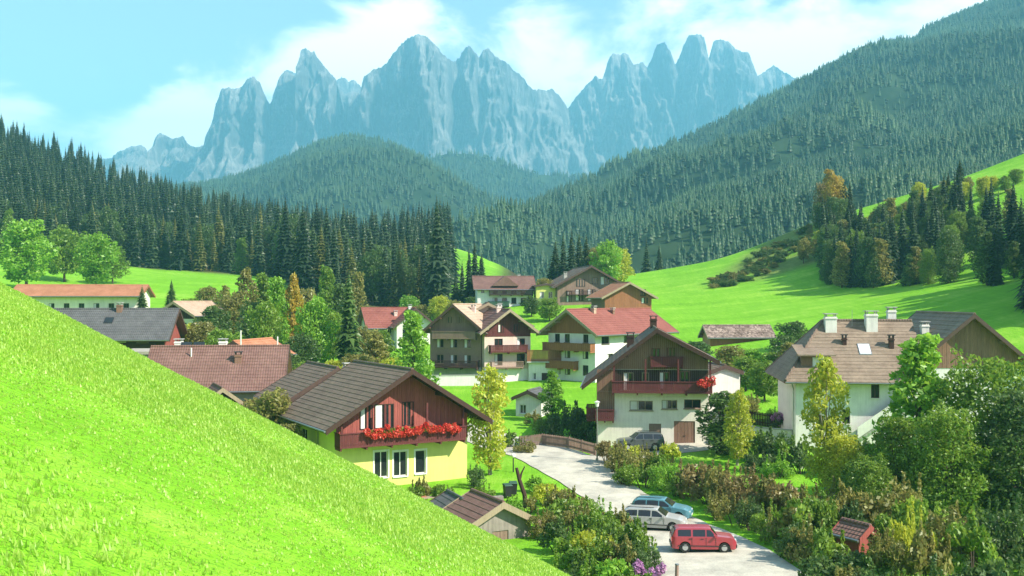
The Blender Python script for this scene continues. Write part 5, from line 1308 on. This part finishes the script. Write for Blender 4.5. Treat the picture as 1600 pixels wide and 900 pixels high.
for px, Y, h, w, mat, lb in ((862, 106, 2.4, 2.0, 'leaf_dark', 'dark shrub left of the lamp post, leftmost'), (880, 106.5, 3.6, 2.2, 'leaf_dark', 'tall dark shrub left of the lamp post'), (902, 107.5, 4.4, 2.4, 'leaf_dark', 'tallest dark shrub left of the chalet'), (924, 106, 3.4, 1.8, 'leaf_dark', 'dark shrub touching the chalet left corner'), (846, 110, 2.2, 1.8, 'leaf_green', 'green shrub on the lawn edge left of the dark shrubs'),
                             (1175, 95, 3.0, 2.2, 'leaf_green', 'green shrub below the pale lane'), (1205, 93, 3.4, 2.3, 'leaf_dark', 'dark shrub left of the hipped house corner'), (1235, 91, 3.0, 1.9, 'leaf_green', 'green shrub at the hipped house corner'), (1185, 89, 2.2, 1.8, 'leaf_dark', 'low dark shrub between the lawns'), (1215, 87, 2.4, 1.6, 'leaf_bright', 'bright green shrub in the garden below the hipped house'), (1252, 88, 3.0, 1.7, 'leaf_dark', 'dark shrub under the hipped house wall'), (1345, 86, 3.8, 2.2, 'leaf_dark', 'dark shrub under the outside stair'),
                             (1170, 118, 2.6, 2, 'leaf_olive', 'olive shrub right of the white annexe'), (1150, 108, 2.6, 1.8, 'leaf_green', 'green shrub below the white annexe'), (1215, 112, 2.2, 1.6, 'leaf_bright', 'bright shrub behind the pale lane'),
                             (820, 101.5, 1.6, 1.4, 'leaf_olive', 'olive shrub at the left end of the road fence'), (796, 104, 2.0, 1.5, 'leaf_green', 'green shrub between the yellow birch and the fence'), (700, 120, 2.0, 2, 'leaf_dark', 'dark shrub under the guesthouse terrace'), (672, 122, 2.2, 1.8, 'leaf_green', 'green shrub under the guesthouse terrace'), (835, 116, 1.8, 1.5, 'leaf_olive', 'olive shrub beside the small grey shed'),
                             (744, 86, 2.2, 1.1, 'leaf_dark', 'dark shrub at the right corner of the yellow house'), (757, 82, 1.5, 1.1, 'leaf_green', 'low green shrub under the yellow birch'), (655, 80.5, 2.4, 1.2, 'leaf_olive', 'olive shrub in front of the yellow house windows'), (690, 80, 2.0, 1.1, 'leaf_green', 'green shrub at the yellow house wall'), (805, 76, 1.8, 1.2, 'leaf_bright', 'bright shrub right of the stone shed'), (828, 77, 1.6, 1.0, 'leaf_olive', 'olive shrub above the stone shed roof'), (850, 69, 2.2, 1.3, 'leaf_olive', 'olive shrub at the right wall of the stone shed')):
    B(px, Y, h, w, mat, lb, GE)

# ------------------------------------------------------------------ cars
def car(label, px, Y, heading, paintm, L=4.1, Wd=1.66, kind='hatch', name='parked_car', pos=None):
    """front of the car at local +x; every pane, lamp and wheel a part of its own"""
    P = gp(px, Y) if pos is None else pos
    t = empty(name, (P.x, P.y, P.z + .1), heading, label, 'car', 'parked cars')
    hw = Wd / 2
    if kind == 'boxy':      # small upright hatchback with a bonnet
        prof = [(-.5, .95, .42), (-.485, 1.0, .40), (-.44, 1.42, .36), (-.38, 1.50, .34), (0.0, 1.52, .34), (.10, 1.50, .34), (.21, 1.02, .36), (.40, .95, .36), (.47, .88, .38), (.5, .66, .42)]; belt = .96
    elif kind == 'estate':
        prof = [(-.5, .80, .42), (-.49, .98, .38), (-.45, 1.30, .36), (-.38, 1.44, .34), (-.1, 1.48, .33), (.06, 1.45, .33), (.22, .98, .34), (.40, .86, .36), (.47, .76, .38), (.5, .60, .42)]; belt = .92
    elif kind == 'suv':
        prof = [(-.5, .95, .5), (-.49, 1.1, .46), (-.45, 1.58, .42), (-.40, 1.70, .42), (-.05, 1.74, .42), (.05, 1.70, .42), (.19, 1.18, .42), (.40, 1.08, .44), (.48, .98, .46), (.5, .75, .5)]; belt = 1.12
    xs = np.linspace(-.5, .5, 57); zt = np.interp(xs, [p[0] for p in prof], [p[1] for p in prof]); zb = np.interp(xs, [p[0] for p in prof], [p[2] for p in prof]) * .62
    wr = .31 if kind != 'suv' else .36; wx = (-.29, .31)
    mb = MB(); rings = []; X = xs * L
    def half(i):
        x = X[i]; b = zb[i]
        for w in wx:
            dx = abs(x - w * L)
            if dx < wr + .06: b = max(b, math.sqrt(max(0, (wr + .06) ** 2 - dx ** 2)) + wr)
        top = zt[i]; bl = min(belt, top - .02); e = 1 - .16 * max(0, (abs(xs[i]) - .42) / .08) ** 2
        cab = (top - bl) / .55; k = hw * e
        return [(k * .96, b), (k, max(b + .02, .5)), (k * .985, max(b + .03, bl)), (k * (.985 - .19 * min(1, cab)), top - .03 if top > bl + .08 else top), (k * .45, top + .015)]
    for i in range(len(xs)):
        hgt = half(i); rings.append([(X[i], y, z) for y, z in hgt] + [(X[i], -y, z) for y, z in reversed(hgt)])
    m_ = len(rings[0]); vs = [p for r in rings for p in r]; fs = []
    for i in range(len(rings) - 1):
        for k in range(m_ - 1): fs.append((i * m_ + k, i * m_ + k + 1, (i + 1) * m_ + k + 1, (i + 1) * m_ + k))
    fs.append(tuple(range(m_))); fs.append(tuple(range((len(rings) - 1) * m_, len(rings) * m_))[::-1])
    mb.add(vs, fs)
    body = mb.build('body', M[paintm], t)
    fl = MB(); fl.box(-L * .47, L * .47, -hw * .86, hw * .86, .2, .45); fl.build('underbody', M['darkmetal'], t)
    def prof_at(q): return float(np.interp(q, [p[0] for p in prof], [p[1] for p in prof]))
    # side panes
    def side(q0, q1, s):
        n = 6; b = MB(); A = []
        for k in range(n + 1):
            q = q0 + (q1 - q0) * k / n; top = prof_at(q); cab = min(1, (top - belt) / .55)
            lo = belt + .05; hi = max(lo + .01, top - .11)
            def yy(z): return hw * (.985 - .19 * cab * (z - belt) / max(.05, top - .03 - belt)) + .012
            A.append(((q * L, s * yy(lo), lo), (q * L, s * yy(hi), hi)))
        for k in range(n): b.quad(A[k][0], A[k + 1][0], A[k + 1][1], A[k][1])
        b.build('side_window', M['glass'], t)
    cuts = {'boxy': ((-.40, -.20), (-.17, .02), (.04, .15)), 'estate': ((-.43, -.24), (-.22, -.03), (-.01, .15)), 'suv': ((-.43, -.26), (-.24, -.05), (-.03, .12))}[kind]
    for s in (-1, 1):
        for a, b in cuts: side(a, b, s)
    # windscreen and rear window follow the body slope, slightly proud
    def screen(qa, qb, nm):
        b = MB(); za, zb_ = prof_at(qa), prof_at(qb); ca = min(1, max(0, (za - belt) / .55)); cb = min(1, max(0, (zb_ - belt) / .55)); d = Vector((zb_ - za, 0, -(qb - qa) * L)).normalized() * (.02 if qb > qa else -.02)
        if d.z < 0: d = -d
        ya, yb = hw * (.985 - .19 * ca) * .93, hw * (.985 - .19 * cb) * .93
        b.quad(Vector((qa * L, -ya, za)) + d, Vector((qa * L, ya, za)) + d, Vector((qb * L, yb, zb_)) + d, Vector((qb * L, -yb, zb_)) + d); b.build(nm, M['glass'], t)
    ws = {'boxy': (.115, .20), 'estate': (.075, .205), 'suv': (.062, .18)}[kind]; rw = {'boxy': (-.477, -.442), 'estate': (-.487, -.44), 'suv': (-.485, -.45)}[kind]
    screen(*ws, 'windscreen'); screen(*rw, 'rear_window')
    # wheels
    for w in wx:
        for s in (-1, 1):
            b = MB(); b.tube([(w * L, s * (hw - .19), wr), (w * L, s * (hw - .01), wr)], [wr, wr], 20); ty = b.build('tyre', M['tyre'], t)
            b = MB(); b.tube([(w * L, s * (hw - .03), wr), (w * L, s * (hw + .006), wr)], [wr * .62, wr * .56], 16); b.build('rim', M['rim'], ty)
    zf = prof[-2][1] - .14
    for s in (-1, 1):
        b = MB(); b.box(L * .47, L * .497, s * hw * .62 - .15, s * hw * .62 + .15, zf - .07, zf + .09); b.build('headlight', M['headlight'], t)
        b = MB(); b.box(-L * .503, -L * .485, s * hw * .78 - .08, s * hw * .78 + .08, .68, .92); b.build('tail_light', M['taillight'], t)
        b = MB(); b.box(L * .16, L * .19, s * (hw + .0) - (.0 if s > 0 else .16), s * hw + (.16 if s > 0 else 0), belt, belt + .13); b.build('wing_mirror', M[paintm], t)
        for q in (-.03, -.21):
            b = MB(); b.box(q * L - .09, q * L + .09, s * hw * 1.0 - .01, s * hw * 1.0 + .025 * s if s > 0 else s * hw + .01, belt - .12, belt - .085) if s > 0 else b.box(q * L - .09, q * L + .09, s * hw - .025, s * hw + .01, belt - .12, belt - .085); b.build('door_handle', M['darkmetal'], t)
    for e, nm in ((.5, 'front_bumper'), (-.5, 'rear_bumper')):
        b = MB(); x0, x1 = sorted((e * L * .955, e * L * 1.02)); b.box(x0, x1, -hw * .86, hw * .86, .32, .52); b.build(nm, M['darkmetal'] if kind != 'estate' else M[paintm], t)
    b = MB(); b.box(L * .5 + .004, L * .512, -.26, .26, .36, .47); b.build('number_plate', M['whitepaint'], t)
    if kind in ('estate', 'suv'):
        for s in (-1, 1):
            b = MB(); z = prof_at(-.1) + .05; b.beam((-.40 * L, s * hw * .68, z - .02), (.02 * L, s * hw * .68, z), .04, .04); b.build('roof_rail', M['darkmetal'], t)
    b = MB(); b.box(-L * .40, L * .40, -hw - .008, -hw + .01, .40, .45); b.box(-L * .18, L * .19, hw - .01, hw + .008, .40, .45); b.build('side_trim', M['darkmetal'], t)
    b = MB()
    for q in (cuts[0][1] + .015, cuts[1][1] + .012, cuts[2][1] + .03):
        for s in (-1, 1): b.box(q * L - .008, q * L + .008, s * hw - .012, s * hw + .006, .46, belt - .02)
    b.build('door_seams', M['darkmetal'], t)
    b = MB(); b.box(-L * .512, -L * .5 - .004, -.26, .26, .36, .47); b.build('number_plate', M['whitepaint'], t)
    return t
car('red boxy hatchback parked at the roadside in front of the brown hedge', 1098, 64.2, R(-4), 'car_red', 4.0, 1.56, 'boxy')
car('silver-grey estate car parked behind the red hatchback', 1022, 71.0, R(-16), 'car_silver', 4.4, 1.72, 'estate')
car('teal estate car parked beyond the silver car', 1034, 74.4, R(-18), 'car_teal', 4.3, 1.72, 'estate')
car('dark grey off-road car standing before the cream chalet wall', 1000, 99.6, R(184), 'car_grey', 4.5, 1.8, 'suv')

# ------------------------------------------------------------------ street furniture
p = gp(933, 96); t = empty('street_lamp', p, 0, 'slim grey street lamp beside the fence left of the chalet', 'street lamp')
b = MB(); b.tube([(0, 0, -.3), (0, 0, .9), (0, 0, 5.1)], [.08, .075, .045], 8); b.build('pole', M['metal'], t)
b = MB(); b.cyl((0, 0, .08), (0, 0, 1), .14, .3, 10); b.build('base', M['metal'], t)
b = MB(); b.cyl((0, 0, 5.3), (0, 0, 1), .13, .42, 10, .2); b.build('lantern', M['lampglass'], t)
b = MB(); b.cyl((0, 0, 5.58), (0, 0, 1), .3, .12, 10, .05); b.build('hood', M['whitepaint'], t)

def fence(label, pts, h, mat='greywood', rails=2, gap=.14, boards=True):
    P = [gp(*q) for q in pts]; t = empty('fence', P[0], 0, label, 'fence'); O = P[0]
    nrail = [[] for _ in range(rails)]
    for i in range(len(P) - 1):
        a, c = P[i], P[i + 1]; n = max(1, int((c - a).length / 1.9))
        for k in range(n + (i == len(P) - 2)):
            q = a.lerp(c, k / n); q.z = H(q.x, q.y); b = MB(); b.box(-.06, .06, -.06, .06, -.4, h + .08); o = b.build('post', M[mat], t); o.location = q - O
            if k < n:
                e = a.lerp(c, (k + 1) / n); e.z = H(e.x, e.y)
                for r in range(rails):
                    zz = Vector((0, -.08, h * (.3 + .55 * r / max(1, rails - 1)))); b = MB(); b.beam(q - O + zz, e - O + zz, .04, .11); b.build('rail', M[mat], t)
                if boards:
                    b = MB(); L = (e - q).length; m_ = int(L / gap)
                    for j in range(m_):
                        g_ = q.lerp(e, (j + .5) / m_) - O; b.box(g_.x - gap * .36, g_.x + gap * .36, g_.y - .135, g_.y - .105, g_.z + .08, g_.z + h + .04 * (j % 2))
                    tag(b.build('pickets', M[mat], t), kind='stuff')
    return t
fence('dark weathered picket fence along the far side of the road', [(812, 104), (848, 105), (890, 102.4), (931, 98.2)], 1.15, 'greywood')
fence('dark board fence beside the pale lane at the hipped house', [(1172, 112), (1205, 110), (1238, 108.5)], 1.5, 'darkwood', gap=.2)
def wall_run(name, label, pts, h, w, mat):
    P = [gp(*q) for q in pts]; t = empty(name, P[0], 0, label, 'wall'); rd = random.Random(len(pts) * 7 + int(h * 100))
    stones = mat == 'stone'
    for i in range(len(P) - 1):
        a, c = P[i] - P[0], P[i + 1] - P[0]; d = (c - a); L = d.length; d.normalize(); nrm = Vector((-d.y, d.x, 0)).normalized()
        if not stones:
            b = MB(); b.beam(a + Vector((0, 0, h / 2 - .3)), c + Vector((0, 0, h / 2 - .3)), w, h + .6); b.build('wall_section', M[mat], t); b = MB(); b.beam(a + Vector((0, 0, h + .04)), c + Vector((0, 0, h + .04)), w + .12, .08); b.build('coping', M['concrete'], t); continue
        z = -.3
        while z < h:
            hh = rd.uniform(.22, .34); s = 0
            while s < L:
                l = rd.uniform(.35, .7); q = a + d * (s + l / 2) + Vector((0, 0, z + hh / 2)); b = MB(); e = rd.uniform(-.04, .04)
                b.beam(q - d * (l / 2 - .012) + nrm * e, q + d * (l / 2 - .012) + nrm * e, w * rd.uniform(.9, 1.08), hh - .02); b.build('stone', M[mat], t); s += l
            z += hh
    return t
wall_run('stone_wall', 'low dry-stone wall between the yellow house and the stone shed', [(690, 77.5), (735, 77.8), (782, 78.5)], .8, .45, 'stone')
wall_run('retaining_wall', 'pale rendered wall below the lane left of the hipped house', [(1160, 103.5), (1238, 101)], 1.3, .35, 'white')
wall_run('retaining_wall', 'pale terrace wall under the guesthouse', [(672, 146), (757, 146.5)], 1.4, .35, 'bluewhite')

def bin_(px, Y, label, rz):
    p = gp(px, Y); t = empty('wheelie_bin', p, rz, label, 'bin', 'refuse bins'); b = MB(); b.hexa([(-.24, -.3, .12), (.24, -.3, .12), (.24, .3, .12), (-.24, .3, .12)], [(-.3, -.37, 1.0), (.3, -.37, 1.0), (.3, .37, 1.0), (-.3, .37, 1.0)]); b.build('body', M['darkmetal'], t)
    b = MB(); b.hexa([(-.33, -.42, 1.0), (.33, -.42, 1.0), (.33, .4, 1.0), (-.33, .4, 1.0)], [(-.3, -.36, 1.07), (.3, -.36, 1.07), (.3, .38, 1.12), (-.3, .38, 1.12)]); b.build('lid', M['greenpaint'], t)
    for s in (-1, 1):
        b = MB(); b.cyl((s * .24, .3, .11), (1, 0, 0), .11, .06, 12); b.build('wheel', M['tyre'], t)
bin_(793, 82.5, 'left dark refuse bin beside the yellow birch', .3); bin_(802, 83.3, 'right dark refuse bin beside the yellow birch', .1)
# leaning dark dead trunk by the road
p = gp(822, 80); t = empty('dead_trunk', p, 0, 'dark leaning dead trunk beside the road below the fence', 'trunk')
b = MB(); b.tube([(0, 0, -.4), (-.12, 0, .8), (-.5, 0, 1.9), (-.75, .1, 2.9)], [.2, .18, .16, .12], 8); b.build('stem', M['darkwood'], t)
b = MB(); b.tube([(-.5, 0, 1.9), (-.35, .1, 2.5), (-.1, .15, 3.0)], [.1, .07, .04], 6); b.build('branch', M['darkwood'], t)
p = gp(802, 92); t = empty('bollard_lamp', p, 0, 'short post with a white globe lamp at the road bend', 'lamp')
b = MB(); b.tube([(0, 0, -.2), (0, 0, 1.3)], [.06, .05], 8); b.build('post', M['darkmetal'], t)
import bmesh
bm = bmesh.new(); bmesh.ops.create_icosphere(bm, subdivisions=2, radius=.2, matrix=Matrix.Translation((0, 0, 1.48))); me = bpy.data.meshes.new('globe'); bm.to_mesh(me); bm.free(); me.materials.append(M['lampglass']); link('globe', me, t)
# planter by the yellow house
p = gp(650, 79.5); t = empty('planter', p, .4, 'pinkish stone planter with a bushy plant before the yellow house', 'planter')
b = MB(); b.hexa([(-.7, -.4, -.2), (.7, -.4, -.2), (.7, .4, -.2), (-.7, .4, -.2)], [(-.8, -.48, .75), (.8, -.48, .75), (.8, .48, .75), (-.8, .48, .75)]); b.build('trough', M['terracotta'], t)
rs_ = np.random.default_rng(5); link('foliage', cloud_mesh('foliage', [leaf_cloud(rs_, (x, 0, 1.1), (.45, .4, .5), 220, .1) for x in (-.4, .3)], M['leaf_green']), t)
def table(px, Y, label):
    p = gp(px, Y); t = empty('garden_table', p, .5, label, 'table'); b = MB()
    for k in range(5): b.box(-.7, .7, -.42 + k * .17, -.27 + k * .17, .72, .76)
    b.build('top', M['palewood'], t)
    for sx in (-1, 1):
        for sy in (-1, 1): b = MB(); b.box(sx * .6 - .03, sx * .6 + .03, sy * .34 - .03, sy * .34 + .03, -.1, .72); b.build('leg', M['palewood'], t)
table(672, 79.5, 'small pale wooden garden table before the yellow house')
# purple flowering shrub at the roadside, marker post
for px, Y, w, lb in ((1004, 55, .75, 'purple flowering shrub at the bottom edge beside the road'), (1218, 108, 1.0, 'purple flowering shrub before the dark board fence')):
    p = gp(px, Y); t = empty('flowering_shrub', p, 0, lb, 'shrub'); rs_ = np.random.default_rng(int(px)); V = [leaf_cloud(rs_, (rs_.normal() * w * .5, rs_.normal() * w * .5, .5 + rs_.random() * 1.0), (.35 * w, .35 * w, .4), 160, .1) for _ in range(9)]
    link('foliage', cloud_mesh('foliage', V, M['leaf_dark']), t); V = [leaf_cloud(rs_, (rs_.normal() * w * .55, rs_.normal() * w * .5 - .1, .9 + rs_.random() * .9), (.24 * w, .24 * w, .3), 110, .09) for _ in range(10)]
    link('blossom', cloud_mesh('blossom', V, M['petal_purple']), t)
p = gp(1057, 57); t = empty('marker_post', p, 0, 'weathered wooden marker post at the left edge of the road', 'post'); b = MB(); b.tube([(0, 0, -.3), (0.03, 0, 1.05)], [.11, .1], 8); b.build('stake', M['greywood'], t); b = MB(); b.cyl((0.03, 0, 1.08), (0, 0, 1), .12, .06, 8); b.build('cap', M['metal'], t)

# ------------------------------------------------------------------ grass of the near hillside
NG = 95000
rs_ = np.random.default_rng(3)
# spots chosen so that nearer grass is denser
yy = 4 + 44 * rs_.random(NG * 2) ** 1.0; s = rs_.uniform(-.56, .14, NG * 2); xx = s * yy; keepm = rs_.random(NG * 2) < np.clip(yy / 26, .3, 1)
xx, yy = xx[keepm][:NG], yy[keepm][:NG]; n = len(xx)
fx = (xx - gx[0]) / GS; fy = (yy - gy[0]) / GS; i0 = fx.astype(int); j0 = fy.astype(int); u = fx - i0; v = fy - j0
zz = (Z[j0, i0] * (1 - u) + Z[j0, i0 + 1] * u) * (1 - v) + (Z[j0 + 1, i0] * (1 - u) + Z[j0 + 1, i0 + 1] * u) * v
patch = np.array([mnoise.fractal((x * .22, y * .22, 5.5), .8, 2.0, 4) for x, y in zip(xx, yy)])
NB = 5; hgt = (np.clip((.06 + .045 * patch), .04, .12) * np.clip(yy / 22, .62, 1))[:, None] * rs_.uniform(.6, 1.4, (n, NB)); a = rs_.uniform(0, 6.28, (n, NB)); ln = rs_.uniform(.15, .8, (n, NB)) * hgt; r0 = rs_.uniform(0, .09, (n, NB)); a0 = rs_.uniform(0, 6.28, (n, NB)); wd = (.006 + yy * .0006)[:, None] * np.ones((1, NB))
bx, by = xx[:, None] + r0 * np.cos(a0), yy[:, None] + r0 * np.sin(a0); bz = zz[:, None] - .012 + 0 * bx; px_, py_ = -np.sin(a) * wd, np.cos(a) * wd
tri = np.stack([np.stack([bx - px_, by - py_, bz], -1), np.stack([bx + px_, by + py_, bz], -1), np.stack([bx + np.cos(a) * ln, by + np.sin(a) * ln, bz + hgt], -1)], 2).reshape(-1, 3)
me = np_mesh('grass', tri, np.arange(len(tri)).reshape(-1, 3), M['grass_blade'])
tag(link('grass', me), 'short bright green grass of the near hillside', 'grass', kind='stuff')

# ------------------------------------------------------------------ labels that count along a row
def ordinal(k): return '%d%s' % (k, 'th' if 10 <= k % 100 <= 20 else {1: 'st', 2: 'nd', 3: 'rd'}.get(k % 10, 'th'))
rows_ = {}
for o in scene.objects:
    if o.parent is None and o.get('group') and o.get('label') and o.get('group') not in ('spruces of the left-hand wood',): rows_.setdefault(o['label'], []).append(o)
for lb, os_ in rows_.items():
    if len(os_) < 2: continue
    os_.sort(key=lambda q: q.location.x / q.location.y)
    for k, o in enumerate(os_): o['label'] = (lb + ', ' + (ordinal(k + 1) + ' from left' if k else 'leftmost'))

# ------------------------------------------------------------------ air
hz = MB(); hz.box(-7000, 7000, -300, 8500, -26, 1500)
m = bpy.data.materials.new('valley_haze'); m.use_nodes = True; t = m.node_tree; t.nodes.clear()
o_ = t.nodes.new('ShaderNodeOutputMaterial'); pv = t.nodes.new('ShaderNodeVolumePrincipled')
pv.inputs['Color'].default_value = (.28, .78, 1.0, 1); pv.inputs['Density'].default_value = HAZE
pv.inputs['Anisotropy'].default_value = 0.0
t.links.new(pv.outputs[0], o_.inputs['Volume'])
tag(hz.build('haze', m), 'pale blue valley haze', 'haze', kind='stuff')
